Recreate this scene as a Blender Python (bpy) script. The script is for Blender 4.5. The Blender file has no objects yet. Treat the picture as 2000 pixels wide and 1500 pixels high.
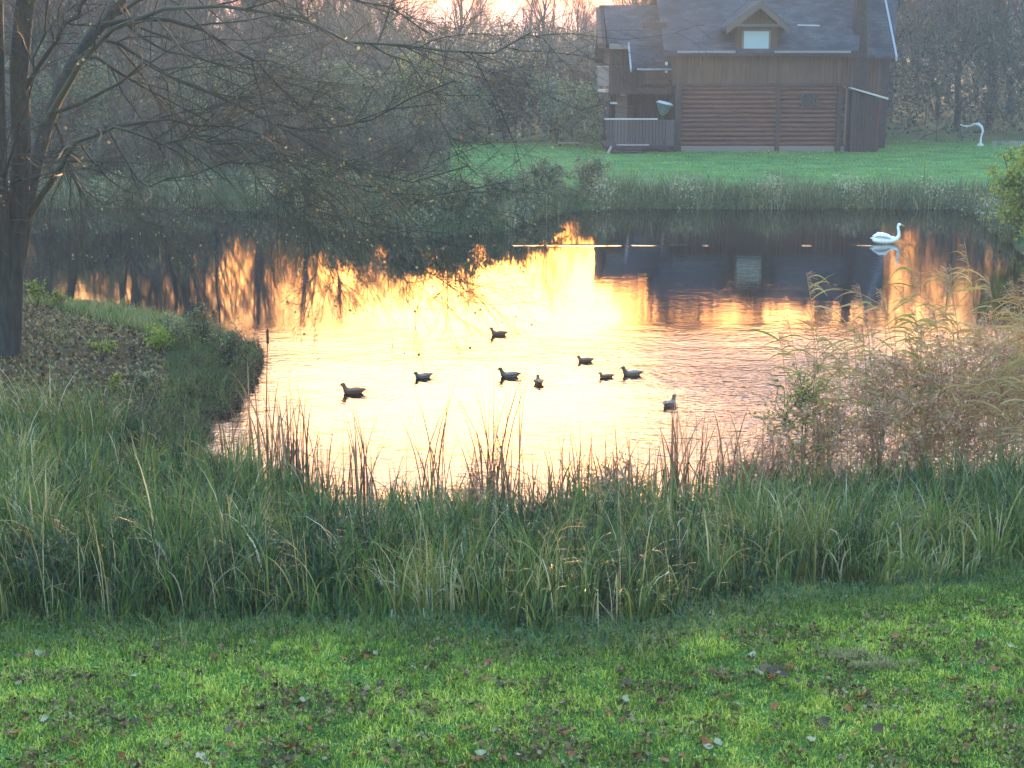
import bpy, bmesh, math, random
import numpy as np
from mathutils import Vector, Matrix
R = math.radians
rng = np.random.default_rng(7)
random.seed(7)
scene = bpy.context.scene
COL = scene.collection

# ------------------------------------------------------------------ camera
CAM_H = 6.7; F = 3000.0; PITCH = math.atan(685 / F)
cd = bpy.data.cameras.new("camera"); cam = bpy.data.objects.new("camera", cd); COL.objects.link(cam)
cam.location = (0, 0, CAM_H); cam.rotation_euler = (math.pi / 2 - PITCH, 0, 0)
cd.sensor_width = 36; cd.lens = 54; cd.clip_start = 0.1; cd.clip_end = 8000
scene.camera = cam

# ------------------------------------------------------------------ light
SUN_EL = 3.3; SUN_AZ = 1.6          # degrees; azimuth measured from +Y towards +X
w = bpy.data.worlds.new("World"); scene.world = w; w.use_nodes = True
nt = w.node_tree; bg = nt.nodes["Background"]
sky = nt.nodes.new("ShaderNodeTexSky"); sky.sky_type = 'NISHITA'; sky.sun_disc = False
sky.sun_elevation = R(SUN_EL); sky.sun_rotation = R(SUN_AZ)
sky.air_density = 2.2; sky.dust_density = 5.0; sky.ozone_density = 3.9; sky.altitude = 0
nt.links.new(sky.outputs[0], bg.inputs[0]); bg.inputs[1].default_value = 0.15
sd = bpy.data.lights.new("sun", 'SUN'); sun = bpy.data.objects.new("sun", sd); COL.objects.link(sun)
sd.energy = 0.8; sd.angle = R(0.6); sd.color = (1.0, 0.55, 0.25)
sv = Vector((math.sin(R(SUN_AZ)) * math.cos(R(SUN_EL)), math.cos(R(SUN_AZ)) * math.cos(R(SUN_EL)), math.sin(R(SUN_EL))))
sun.rotation_euler = sv.to_track_quat('Z', 'Y').to_euler()
vs = scene.view_settings; vs.view_transform = 'Standard'; vs.look = 'None'; vs.gamma = 1.0
vs.exposure = 5.32
scene.render.engine = 'CYCLES'
cy = scene.cycles
cy.use_denoising = True
cy.max_bounces = 8; cy.transparent_max_bounces = 12; cy.volume_bounces = 1
cy.diffuse_bounces = 3; cy.glossy_bounces = 3; cy.transmission_bounces = 3
cy.sample_clamp_indirect = 6.0

# ------------------------------------------------------------------ pixel helpers (photograph pixels, 2000 x 1500)
cp, sp = math.cos(PITCH), math.sin(PITCH)
def ray(px, py):
    a = (px - 1000) / F; b = (750 - py) / F
    return (a, cp + b * sp, -sp + b * cp)
def W(px, py, Y):
    r = ray(px, py); t = Y / r[1]
    return Vector((r[0] * t, Y, CAM_H + r[2] * t))
def G(px, py, z=0.0):
    r = ray(px, py); t = (z - CAM_H) / r[2]
    return Vector((r[0] * t, r[1] * t, z))

# ------------------------------------------------------------------ object helpers
def tag(o, label=None, cat=None, group=None, kind=None):
    if label: o["label"] = label
    if cat: o["category"] = cat
    if group: o["group"] = group
    if kind: o["kind"] = kind
    return o
def empty(name, loc=(0, 0, 0), rz=0.0):
    o = bpy.data.objects.new(name, None); COL.objects.link(o)
    o.location = loc; o.rotation_euler = (0, 0, rz); o.empty_display_size = 0.2
    return o
def mesh_np(name, v, f, rnd=None, smooth=False):
    """v (N,3), f (M,k) quads or tris"""
    me = bpy.data.meshes.new(name)
    v = np.asarray(v, np.float32); f = np.asarray(f, np.int32)
    me.vertices.add(len(v)); me.vertices.foreach_set("co", v.ravel())
    k = f.shape[1]
    me.loops.add(f.size); me.loops.foreach_set("vertex_index", f.ravel())
    me.polygons.add(len(f)); me.polygons.foreach_set("loop_start", np.arange(0, f.size, k, dtype=np.int32))
    me.polygons.foreach_set("loop_total", np.full(len(f), k, np.int32))
    if smooth: me.polygons.foreach_set("use_smooth", np.ones(len(f), bool))
    if rnd is not None:
        a = me.attributes.new("rnd", 'FLOAT', 'POINT'); a.data.foreach_set("value", np.asarray(rnd, np.float32))
    me.update(calc_edges=True); me.validate()
    return me
def link(name, me, mat, parent=None):
    o = bpy.data.objects.new(name, me); COL.objects.link(o)
    if mat is not None and len(me.materials) == 0: me.materials.append(mat)
    if parent is not None: o.parent = parent
    return o
class NB:
    """numpy batch of quads"""
    def __init__(s): s.v = []; s.f = []; s.r = []; s.n = 0
    def add(s, v, f, r):
        v = np.asarray(v, float).reshape(-1, 3); s.v.append(v); s.f.append(np.asarray(f) + s.n)
        s.r.append(np.broadcast_to(np.asarray(r, float), (len(v),)).copy() if np.ndim(r) == 0 else np.asarray(r, float).ravel())
        s.n += len(v)
    def mesh(s, name, smooth=False):
        return mesh_np(name, np.concatenate(s.v), np.concatenate(s.f), np.concatenate(s.r), smooth)
def nrm(a): return a / np.maximum(np.linalg.norm(a, axis=-1, keepdims=True), 1e-9)
def tubes(nb, P, rad, sides, rnd):
    """P (N,K,3) polylines, rad (N,K); rnd (N,)"""
    N, K, _ = P.shape
    T = np.empty_like(P); T[:, 1:-1] = P[:, 2:] - P[:, :-2]; T[:, 0] = P[:, 1] - P[:, 0]; T[:, -1] = P[:, -1] - P[:, -2]
    T = nrm(T)
    ref = np.where(np.abs(T[:, :1, 2:3]) > 0.8, np.array([1.0, 0, 0]), np.array([0, 0, 1.0]))
    ref = np.broadcast_to(ref, T.shape)
    A = nrm(np.cross(T, ref)); B = np.cross(T, A)
    ang = np.arange(sides) * 2 * math.pi / sides
    ring = P[:, :, None, :] + rad[:, :, None, None] * (np.cos(ang)[None, None, :, None] * A[:, :, None, :] + np.sin(ang)[None, None, :, None] * B[:, :, None, :])
    v = ring.reshape(-1, 3)
    i = (np.arange(N) * K * sides)[:, None, None]; k = (np.arange(K - 1) * sides)[None, :, None]; s = np.arange(sides)[None, None, :]
    s2 = (s + 1) % sides
    f = np.stack([i + k + s, i + k + s2, i + k + sides + s2, i + k + sides + s], -1).reshape(-1, 4)
    nb.add(v, f, np.repeat(np.asarray(rnd, float), K * sides))
def ribbons(nb, P, side, wid, rnd):
    """P (N,K,3), side (N,3) across direction, wid (N,K)"""
    N, K, _ = P.shape
    a = P - side[:, None, :] * wid[:, :, None] / 2; b = P + side[:, None, :] * wid[:, :, None] / 2
    v = np.stack([a, b], 2).reshape(-1, 3)
    i = (np.arange(N) * K * 2)[:, None]; k = (np.arange(K - 1) * 2)[None, :]
    f = np.stack([i + k, i + k + 1, i + k + 3, i + k + 2], -1).reshape(-1, 4)
    nb.add(v, f, np.repeat(np.asarray(rnd, float), K * 2))
def blades(nb, root, h, wd, K=5, bend=(0.1, 0.7), rnd=None, lean=None, fold=0.0):
    """curved grass blades"""
    N = len(root)
    az = rng.uniform(0, 2 * math.pi, N)
    d = np.stack([np.cos(az), np.sin(az), np.zeros(N)], -1)
    if lean is not None: d = nrm(d + lean)
    b = rng.uniform(bend[0], bend[1], N)
    t = np.linspace(0, 1, K)[None, :]
    th = b[:, None] * (0.25 * t + 1.3 * t ** 2)
    if fold > 0:
        fb = rng.random(N) < fold
        th = th + np.where(fb[:, None], 1.9 * (t > rng.uniform(0.45, 0.8, (N, 1))), 0)
    st = np.concatenate([np.zeros((N, 1)), np.full((N, K - 1), 1.0 / (K - 1))], 1) * h[:, None]
    hor = np.cumsum(np.sin(th) * st, 1); ver = np.cumsum(np.cos(th) * st, 1)
    P = root[:, None, :] + hor[:, :, None] * d[:, None, :] + ver[:, :, None] * np.array([0, 0, 1.0])
    s_az = az + rng.choice([-1, 1], N) * rng.uniform(0.5, 1.5, N)
    side = np.stack([np.cos(s_az), np.sin(s_az), np.zeros(N)], -1)
    prof = np.interp(np.linspace(0, 1, K), [0, 0.3, 0.75, 1], [0.8, 1.0, 0.65, 0.06])
    ribbons(nb, P, side, wd[:, None] * prof[None, :], rng.random(N) if rnd is None else rnd)
def leafcards(nb, C, size, rnd=None, up=0.0, hang=0.0):
    """small folded leaf-shaped quads (2 quads each) at centres C"""
    N = len(C)
    a = nrm(rng.normal(size=(N, 3))); a[:, 2] = a[:, 2] * (1 - up) - hang; a = nrm(a)
    b = nrm(np.cross(a, rng.normal(size=(N, 3)))); n = np.cross(a, b)
    L = size * rng.uniform(0.7, 1.3, N); wd = L * rng.uniform(0.3, 0.5, N)
    r = rng.random(N) if rnd is None else rnd
    base = C - a * L[:, None] / 2; tip = C + a * L[:, None] / 2
    mid1 = C + n * (L * 0.08)[:, None]
    l = C + b * wd[:, None]; rr = C - b * wd[:, None]
    v = np.stack([base, l, tip, mid1, base, mid1, tip, rr], 1).reshape(-1, 3)
    f = np.arange(N * 8).reshape(-1, 4)
    nb.add(v, f, np.repeat(r, 8))
def spawn(P, rad, n, t0, t1, ang, lf, K, trop, jit=0.12, lenvar=0.35, rr=0.6):
    """children of each parent polyline. returns P2 (N*n,K,3), r0 radii (N*n,), len"""
    N, KP, _ = P.shape
    t = rng.uniform(t0, t1, (N, n)); x = t * (KP - 1); i = np.minimum(x.astype(int), KP - 2); fr = (x - i)[..., None]
    ar = np.arange(N)[:, None]
    pos = P[ar, i] * (1 - fr) + P[ar, i + 1] * fr
    T = nrm(P[ar, i + 1] - P[ar, i])
    prad = rad[ar, i] * (1 - fr[..., 0]) + rad[ar, i + 1] * fr[..., 0]
    L = np.linalg.norm(np.diff(P, axis=1), axis=2).sum(1)[:, None] * lf * (1 - 0.5 * t) * rng.uniform(1 - lenvar, 1 + lenvar, (N, n))
    rv = nrm(np.cross(T, rng.normal(size=T.shape)))
    an = rng.normal(ang, 0.18, (N, n))[..., None]
    D = nrm(T * np.cos(an) + rv * np.sin(an))
    pos = pos.reshape(-1, 3); D = D.reshape(-1, 3); L = L.ravel(); M = len(L)
    out = np.empty((M, K, 3)); out[:, 0] = pos; st = (L / (K - 1))[:, None]
    tr = np.asarray(trop, float)
    for k in range(1, K):
        D = nrm(D + tr / (K - 1) * 3 + rng.normal(size=(M, 3)) * jit)
        out[:, k] = out[:, k - 1] + D * st
    return out, np.minimum(prad.ravel() * rr, L * 0.02 + 0.004), L
def taper(r0, K, end=0.25): return r0[:, None] * np.linspace(1, end, K)[None, :]

def box(bm, x0, x1, y0, y1, z0, z1, bev=0.0):
    vs_ = [bm.verts.new(p) for p in ((x0, y0, z0), (x1, y0, z0), (x1, y1, z0), (x0, y1, z0), (x0, y0, z1), (x1, y0, z1), (x1, y1, z1), (x0, y1, z1))]
    for q in ((0, 3, 2, 1), (4, 5, 6, 7), (0, 1, 5, 4), (1, 2, 6, 5), (2, 3, 7, 6), (3, 0, 4, 7)):
        bm.faces.new([vs_[i] for i in q])
    return vs_
def hexa(bm, b, t):
    """solid from bottom quad b and top quad t (each 4 points, same winding)"""
    vb = [bm.verts.new(p) for p in b]; vt = [bm.verts.new(p) for p in t]
    bm.faces.new(vb[::-1]); bm.faces.new(vt)
    for i in range(4): j = (i + 1) % 4; bm.faces.new((vb[i], vb[j], vt[j], vt[i]))
def prism(bm, pts, y0, y1):
    """polygon in x,z extruded along y"""
    a = [bm.verts.new((p[0], y0, p[1])) for p in pts]; b = [bm.verts.new((p[0], y1, p[1])) for p in pts]
    bm.faces.new(a); bm.faces.new(b[::-1]); n = len(pts)
    for i in range(n): j = (i + 1) % n; bm.faces.new((a[j], a[i], b[i], b[j]))
def cyl(bm, p0, p1, r0, r1=None, seg=10):
    r1 = r0 if r1 is None else r1
    p0 = Vector(p0); p1 = Vector(p1); d = p1 - p0
    q = d.to_track_quat('Z', 'Y').to_matrix().to_4x4()
    bmesh.ops.create_cone(bm, cap_ends=True, segments=seg, radius1=r0, radius2=r1, depth=d.length, matrix=Matrix.Translation((p0 + p1) / 2) @ q)
def bm_obj(name, bm, mat, parent=None, smooth=False, bevel=0.0):
    bmesh.ops.recalc_face_normals(bm, faces=bm.faces[:])
    me = bpy.data.meshes.new(name); bm.to_mesh(me); bm.free()
    if smooth:
        me.polygons.foreach_set("use_smooth", np.ones(len(me.polygons), bool))
    o = link(name, me, mat, parent)
    if bevel > 0:
        m = o.modifiers.new("bevel", 'BEVEL'); m.width = bevel; m.segments = 2; m.limit_method = 'ANGLE'
    return o
def BM(): return bmesh.new()

# ------------------------------------------------------------------ materials
def new_mat(name):
    m = bpy.data.materials.new(name); m.use_nodes = True; n = m.node_tree
    return m, n, n.nodes["Principled BSDF"], n.nodes["Material Output"]
def ramp(n, cols, fac):
    r = n.nodes.new("ShaderNodeValToRGB"); e = r.color_ramp.elements
    while len(e) < len(cols): e.new(0.5)
    for i, c in enumerate(cols):
        p = i / (len(cols) - 1)
        if len(c) == 4: p, c = c[0], c[1:]
        e[i].position = p; e[i].color = (*c, 1)
    n.links.new(fac, r.inputs[0]); return r
def veg(name, cols, trans=0.35, rough=0.6, spec=0.3):
    """foliage: colour varies from blade to blade by attribute"""
    m, n, b, out = new_mat(name)
    at = n.nodes.new("ShaderNodeAttribute"); at.attribute_name = "rnd"
    rp = ramp(n, cols, at.outputs["Fac"])
    n.links.new(rp.outputs[0], b.inputs["Base Color"]); b.inputs["Roughness"].default_value = rough
    b.inputs["Specular IOR Level"].default_value = spec
    if trans > 0:
        tr = n.nodes.new("ShaderNodeBsdfTranslucent"); n.links.new(rp.outputs[0], tr.inputs[0])
        mx = n.nodes.new("ShaderNodeMixShader"); mx.inputs[0].default_value = trans
        n.links.new(b.outputs[0], mx.inputs[1]); n.links.new(tr.outputs[0], mx.inputs[2]); n.links.new(mx.outputs[0], out.inputs[0])
    return m
def surf(name, c1, c2, scale=5.0, rough=0.8, bump=0.0, stretch=(1, 1, 1), spec=0.3, detail=6):
    m, n, b, out = new_mat(name)
    tc = n.nodes.new("ShaderNodeTexCoord"); mp = n.nodes.new("ShaderNodeMapping"); mp.inputs["Scale"].default_value = stretch
    no = n.nodes.new("ShaderNodeTexNoise"); no.inputs["Scale"].default_value = scale; no.inputs["Detail"].default_value = detail
    n.links.new(tc.outputs["Object"], mp.inputs[0]); n.links.new(mp.outputs[0], no.inputs[0])
    rp = ramp(n, [(0.3, *c1), (0.7, *c2)], no.outputs[0])
    n.links.new(rp.outputs[0], b.inputs["Base Color"]); b.inputs["Roughness"].default_value = rough
    b.inputs["Specular IOR Level"].default_value = spec
    if bump > 0:
        bp = n.nodes.new("ShaderNodeBump"); bp.inputs["Strength"].default_value = bump; bp.inputs["Distance"].default_value = 0.05
        n.links.new(no.outputs[0], bp.inputs["Height"]); n.links.new(bp.outputs[0], b.inputs["Normal"])
    return m
def hexc(s):
    s = s.lstrip('#'); c = [int(s[i:i + 2], 16) / 255 for i in (0, 2, 4)]
    return tuple(x / 12.92 if x <= 0.04045 else ((x + 0.055) / 1.055) ** 2.4 for x in c)

M = {}
M['grass'] = veg('lawn_grass', [(0.025, 0.055, 0.010), (0.11, 0.20, 0.020), (0.29, 0.40, 0.035), (0.58, 0.60, 0.12)], 0.4)
M['sedge'] = veg('sedge_blades', [(0.0, 0.008, 0.028, 0.012), (0.25, 0.03, 0.085, 0.018), (0.5, 0.075, 0.155, 0.028), (0.7, 0.15, 0.19, 0.032), (0.86, 0.26, 0.23, 0.07), (1.0, 0.42, 0.40, 0.26)], 0.35, 0.5, 0.4)
M['weed'] = veg('leafy_weeds', [(0.015, 0.045, 0.022), (0.03, 0.08, 0.035), (0.05, 0.12, 0.05), (0.10, 0.16, 0.10)], 0.3, 0.5)
M['dry'] = veg('dry_stems', [(0.10, 0.045, 0.03), (0.18, 0.085, 0.05), (0.28, 0.16, 0.09), (0.35, 0.24, 0.15)], 0.3, 0.7)
M['dryweed'] = veg('dry_weed_twigs', [(0.17, 0.08, 0.04), (0.33, 0.17, 0.10), (0.46, 0.28, 0.18), (0.56, 0.44, 0.32)], 0.3, 0.7)
M['reed'] = veg('reed_leaves', [(0.30, 0.19, 0.07), (0.42, 0.29, 0.12), (0.30, 0.28, 0.08), (0.5, 0.40, 0.22)], 0.45, 0.6)
M['reedgreen'] = veg('reed_green_leaves', [(0.10, 0.16, 0.03), (0.18, 0.24, 0.05), (0.30, 0.32, 0.08)], 0.45, 0.6)
M['farbank'] = veg('far_bank_growth', [(0.02, 0.035, 0.016), (0.045, 0.075, 0.03), (0.13, 0.15, 0.07), (0.36, 0.34, 0.22)], 0.3)
M['yellowleaf'] = veg('yellow_green_leaves', [(0.10, 0.16, 0.02), (0.22, 0.30, 0.04), (0.38, 0.40, 0.07), (0.2, 0.3, 0.05)], 0.5)
M['shrubleaf'] = veg('shrub_leaves', [(0.05, 0.09, 0.04), (0.10, 0.14, 0.07), (0.18, 0.22, 0.12), (0.30, 0.30, 0.16)], 0.4)
M['brownleaf'] = veg('brown_leaves', [(0.04, 0.025, 0.02), (0.09, 0.055, 0.035), (0.16, 0.11, 0.06), (0.40, 0.36, 0.15)], 0.35)
M['bark'] = surf('bark', (0.008, 0.010, 0.011), (0.032, 0.037, 0.036), 9, 0.9, 0.8, (1, 1, 0.25))
M['twig'] = veg('twigs', [(0.007, 0.010, 0.008), (0.018, 0.024, 0.018), (0.045, 0.055, 0.038)], 0.0, 0.8)
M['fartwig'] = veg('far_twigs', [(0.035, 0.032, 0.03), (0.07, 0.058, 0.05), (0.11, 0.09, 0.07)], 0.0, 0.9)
M['thicket'] = veg('thicket', [(0.02, 0.028, 0.022), (0.045, 0.052, 0.04), (0.085, 0.085, 0.065), (0.13, 0.13, 0.10)], 0.2, 0.9)
M['darktangle'] = veg('dark_tangle', [(0.015, 0.012, 0.009), (0.04, 0.028, 0.02), (0.09, 0.065, 0.04), (0.2, 0.16, 0.08)], 0.2, 0.9)
M['tuft'] = veg('dead_grass', [(0.04, 0.035, 0.018), (0.12, 0.11, 0.045), (0.24, 0.25, 0.08), (0.36, 0.36, 0.15)], 0.3)
M['litter'] = veg('fallen_leaf_litter', [(0.03, 0.018, 0.008), (0.09, 0.052, 0.020), (0.17, 0.105, 0.045), (0.32, 0.25, 0.13)], 0.2, 0.7)

def plain(name, c, rough=0.6, metal=0.0, spec=0.4):
    m, n, b, out = new_mat(name)
    tc = n.nodes.new("ShaderNodeTexCoord"); no = n.nodes.new("ShaderNodeTexNoise"); no.inputs["Scale"].default_value = 14
    n.links.new(tc.outputs["Object"], no.inputs[0])
    rp = ramp(n, [(0.2, *[x * 0.8 for x in c]), (0.8, *[min(1, x * 1.15) for x in c])], no.outputs[0])
    n.links.new(rp.outputs[0], b.inputs["Base Color"]); b.inputs["Roughness"].default_value = rough; b.inputs["Metallic"].default_value = metal
    b.inputs["Specular IOR Level"].default_value = spec
    return m

# ------------------------------------------------------------------ terrain
shore_px = [(2400, 960), (2050, 950), (1850, 960), (1600, 985), (1350, 1020), (1100, 1045), (850, 1045), (650, 1020), (520, 975), (420, 925), (355, 880),
            (395, 838), (430, 800), (468, 758), (492, 712), (488, 690), (440, 664), (380, 640), (300, 616), (200, 604), (60, 596), (-200, 590)]
pond = [tuple(G(a, b)[:2]) for a, b in shore_px]
pond += [(-30, 37), (-34, 50), (-27, 59)]
pond += [tuple(G(a, b)[:2]) for a, b in [(120, 408), (400, 404), (560, 420), (640, 446), (800, 462), (960, 456), (1050, 428), (1120, 412), (1240, 408), (1480, 409), (1700, 407), (1880, 410), (1925, 430), (1965, 470), (2010, 520), (2080, 640), (2250, 800)]]
pond = np.array(pond)
def vnoise(x, y, sc, seed):
    """smooth value noise 0..1"""
    tb = np.random.default_rng(seed).random((256, 256)); x = np.asarray(x) * sc + 1000; y = np.asarray(y) * sc + 1000
    xi = np.floor(x).astype(int); yi = np.floor(y).astype(int); fx = x - xi; fy = y - yi; fx = fx * fx * (3 - 2 * fx); fy = fy * fy * (3 - 2 * fy)
    g_ = lambda a, b_: tb[a % 256, b_ % 256]
    return (g_(xi, yi) * (1 - fx) + g_(xi + 1, yi) * fx) * (1 - fy) + (g_(xi, yi + 1) * (1 - fx) + g_(xi + 1, yi + 1) * fx) * fy
def fnoise(x, y, sc, seed): return 0.5 * vnoise(x, y, sc, seed) + 0.3 * vnoise(x, y, sc * 2.3, seed + 1) + 0.2 * vnoise(x, y, sc * 5.1, seed + 2)

def sdist(x, y):
    """signed distance to the pond edge, negative in water"""
    x = np.asarray(x, float); y = np.asarray(y, float)
    best = np.full(x.shape, 1e9); inside = np.zeros(x.shape, bool)
    n = len(pond)
    for i in range(n):
        ax, ay = pond[i]; bx, by = pond[(i + 1) % n]
        dx, dy = bx - ax, by - ay; L2 = dx * dx + dy * dy + 1e-12
        t = np.clip(((x - ax) * dx + (y - ay) * dy) / L2, 0, 1)
        best = np.minimum(best, np.hypot(x - ax - t * dx, y - ay - t * dy))
        c = ((ay > y) != (by > y)) & (x < (bx - ax) * (y - ay) / (by - ay + 1e-12) + ax)
        inside ^= c
    s_ = np.where(inside, -best, best)
    return s_ + (fnoise(x, y, 1.1, 301) - 0.5) * np.where(y < 45, 0.75, 0.6) * np.exp(-(s_ / 1.5) ** 2)
def sm(a, b, x): t = np.clip((x - a) / (b - a), 0, 1); return t * t * (3 - 2 * t)
def wob(x, y): return 0.5 * np.sin(x * 1.7 + 0.6 * np.sin(y * 2.1)) * np.cos(y * 1.3 + 0.8 * np.sin(x * 1.1)) + 0.3 * np.sin(x * 4.1 + y * 2.7) * np.sin(y * 3.7 - x)
def gz(x, y):
    s = sdist(x, y)
    x = np.asarray(x, float); y = np.asarray(y, float)
    near = 1 - sm(21, 25, y)                        # near lawn
    pen = (1 - near) * (1 - sm(37, 45, y)) * (x < 0)
    far = sm(45, 58, y)
    hn = 0.10 * sm(0, 0.4, s) + 0.7 * sm(0.5, 6.5, s)
    hp = 0.45 * sm(0, 0.9, s) * 0.75 + 0.42 * sm(0.9, 4.2, s)
    hf = 0.14 * sm(0, 0.6, s) + 0.16 * sm(1, 14, s)
    other = np.clip(1 - near - pen - far, 0, 1)
    land = near * hn + pen * hp + far * hf + other * (0.2 * sm(0, 1, s) + 0.3 * sm(1, 6, s))
    land = land + 0.03 * wob(x, y) * sm(0.2, 2, s) * (y < 60)
    bed = -np.minimum(1.4, -s * 0.45) - 0.02
    return np.where(s < 0, bed, land)
def axis(segs):
    out = []
    for a, b, st in segs: out += list(np.arange(a, b, st))
    out.append(segs[-1][1]); return np.array(out)
ys = axis([(-900, -300, 100), (-300, -20, 35), (-20, 9, 1.5), (9, 40, 0.18), (40, 66, 0.5), (66, 200, 4), (200, 400, 40), (400, 1000, 100)])
xs = axis([(-900, -300, 100), (-300, -40, 20), (-40, -12, 0.8), (-12, 12, 0.2), (12, 40, 0.8), (40, 300, 20), (300, 900, 100)])
X, Y = np.meshgrid(xs, ys); Z = gz(X, Y)
nx, ny = len(xs), len(ys)
idx = np.arange(nx * ny).reshape(ny, nx)
fq = np.stack([idx[:-1, :-1], idx[:-1, 1:], idx[1:, 1:], idx[1:, :-1]], -1).reshape(-1, 4)
gm, n, b, out = new_mat('ground')
geo = n.nodes.new("ShaderNodeNewGeometry")
n1 = n.nodes.new("ShaderNodeTexNoise"); n1.inputs["Scale"].default_value = 0.7; n1.inputs["Detail"].default_value = 5
n2 = n.nodes.new("ShaderNodeTexNoise"); n2.inputs["Scale"].default_value = 18; n2.inputs["Detail"].default_value = 6
for q in (n1, n2): n.links.new(geo.outputs["Position"], q.inputs[0])
g1 = ramp(n, [(0.25, 0.035, 0.08, 0.025), (0.5, 0.06, 0.15, 0.035), (0.8, 0.11, 0.2, 0.06)], n1.outputs[0])
g2 = ramp(n, [(0.3, 0.02, 0.018, 0.012), (0.7, 0.07, 0.05, 0.035)], n2.outputs[0])
at = n.nodes.new("ShaderNodeAttribute"); at.attribute_name = "rnd"
mx = n.nodes.new("ShaderNodeMix"); mx.data_type = 'RGBA'
n.links.new(at.outputs["Fac"], mx.inputs[0]); n.links.new(g1.outputs[0], mx.inputs[6]); n.links.new(g2.outputs[0], mx.inputs[7])
n.links.new(mx.outputs[2], b.inputs["Base Color"]); b.inputs["Roughness"].default_value = 0.95; b.inputs["Specular IOR Level"].default_value = 0.1
bp = n.nodes.new("ShaderNodeBump"); bp.inputs["Strength"].default_value = 0.6; bp.inputs["Distance"].default_value = 0.04
n.links.new(n2.outputs[0], bp.inputs["Height"]); n.links.new(bp.outputs[0], b.inputs["Normal"])
def belt_near(x):      # Y of the lawn side edge of the sedge
    px = 1000 + x / 15.3 * F
    return np.interp(px, [-300, 0, 350, 500, 700, 900, 1050, 1250, 1400, 1600, 1800, 2000, 2300], [14.6, 14.75, 14.7, 14.9, 15.2, 15.0, 14.7, 14.7, 15.6, 16.1, 16.2, 16.4, 16.6])
S = sdist(X, Y)
bare = np.where(Y < 24, sm(0.0, 0.4, Y - belt_near(X)), 0)                      # bare soil under the sedge
bare = np.maximum(bare, ((Y >= 24) & (Y < 38) & (X < -4)) * 0.9)     # leaf litter on the spit
bare = np.where((Y > 66) & (X < -0.045 * Y), 0.8, bare); bare = np.maximum(bare, (S < 0.25) * 1.0); bare = np.where((Y > 60) & (S < 1.2), 0.7, bare); bare = np.where(Y > 93, 0.6, bare)
g = link('ground', mesh_np('ground', np.stack([X, Y, Z], -1).reshape(-1, 3), fq, bare.ravel(), True), gm); tag(g, kind='structure')

# ------------------------------------------------------------------ water
wm, n, b, out = new_mat('water')
b.inputs["Base Color"].default_value = (0.002, 0.003, 0.003, 1); b.inputs["Roughness"].default_value = 0.03; b.inputs["IOR"].default_value = 1.33
b.inputs["Specular IOR Level"].default_value = 0.5
geo = n.nodes.new("ShaderNodeNewGeometry"); sx = n.nodes.new("ShaderNodeSeparateXYZ"); n.links.new(geo.outputs["Position"], sx.inputs[0])
def math_(op, a, bb=None, c=None, clamp=False):
    q = n.nodes.new("ShaderNodeMath"); q.operation = op; q.use_clamp = clamp
    for i, v_ in enumerate((a, bb, c)):
        if v_ is None: continue
        if isinstance(v_, (int, float)): q.inputs[i].default_value = v_
        else: n.links.new(v_, q.inputs[i])
    return q.outputs[0]
def wnoise(scale, st, det=3):
    mp = n.nodes.new("ShaderNodeMapping"); mp.inputs["Scale"].default_value = st
    n.links.new(geo.outputs["Position"], mp.inputs[0]); q = n.nodes.new("ShaderNodeTexNoise"); q.inputs["Scale"].default_value = scale; q.inputs["Detail"].default_value = det
    n.links.new(mp.outputs[0], q.inputs[0]); return q.outputs[0]
def mrange(v_, a, bb, c, d):
    q = n.nodes.new("ShaderNodeMapRange"); q.interpolation_type = 'SMOOTHSTEP'; n.links.new(v_, q.inputs[0])
    for i, k in enumerate((a, bb, c, d)): q.inputs[i + 1].default_value = k
    return q.outputs[0]
r1 = wnoise(5.0, (1, 1.7, 1), 3); r2 = wnoise(1.3, (1, 1.5, 1), 2)
patch = mrange(wnoise(0.13, (1, 1.5, 1), 2), 0.35, 0.65, 0.5, 1.3)
ampY = mrange(sx.outputs[1], 31.0, 36.5, 1.0, 0.035)
amp = math_('MULTIPLY', math_('MULTIPLY', patch, ampY), mrange(sx.outputs[0], 1.0, 5.0, 1.1, 4.0))
hh = math_('MULTIPLY', math_('ADD', math_('MULTIPLY', r1, 0.011), math_('MULTIPLY', r2, 0.017)), amp)
# the wake trailing left of the swan
yy = math_('ADD', math_('SUBTRACT', sx.outputs[1], 49.55), math_('MULTIPLY', math_('SUBTRACT', wnoise(0.6, (1, 0, 0), 1), 0.5), 0.25))
rid = math_('POWER', 2.718, math_('MULTIPLY', math_('MULTIPLY', yy, yy), -45.0))
wk = math_('MULTIPLY', mrange(sx.outputs[0], 11.9, 12.3, 1.0, 0.0), mrange(sx.outputs[0], -1.5, 0.5, 0.0, 1.0))
wk2 = math_('MAXIMUM', mrange(wnoise(0.9, (1, 0, 0), 4), 0.56, 0.64, 0.0, 0.8), math_('MAXIMUM', math_('MULTIPLY', mrange(wnoise(1.7, (1, 0.2, 0), 3), 0.4, 0.55, 0.1, 1.0), mrange(sx.outputs[0], 4.5, 6.0, 1.0, 0.0)), mrange(sx.outputs[0], 10.8, 11.6, 0.0, 1.0)))
hh = math_('ADD', hh, math_('MULTIPLY', math_('MULTIPLY', rid, math_('MULTIPLY', wk, wk2)), 0.018))
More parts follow.
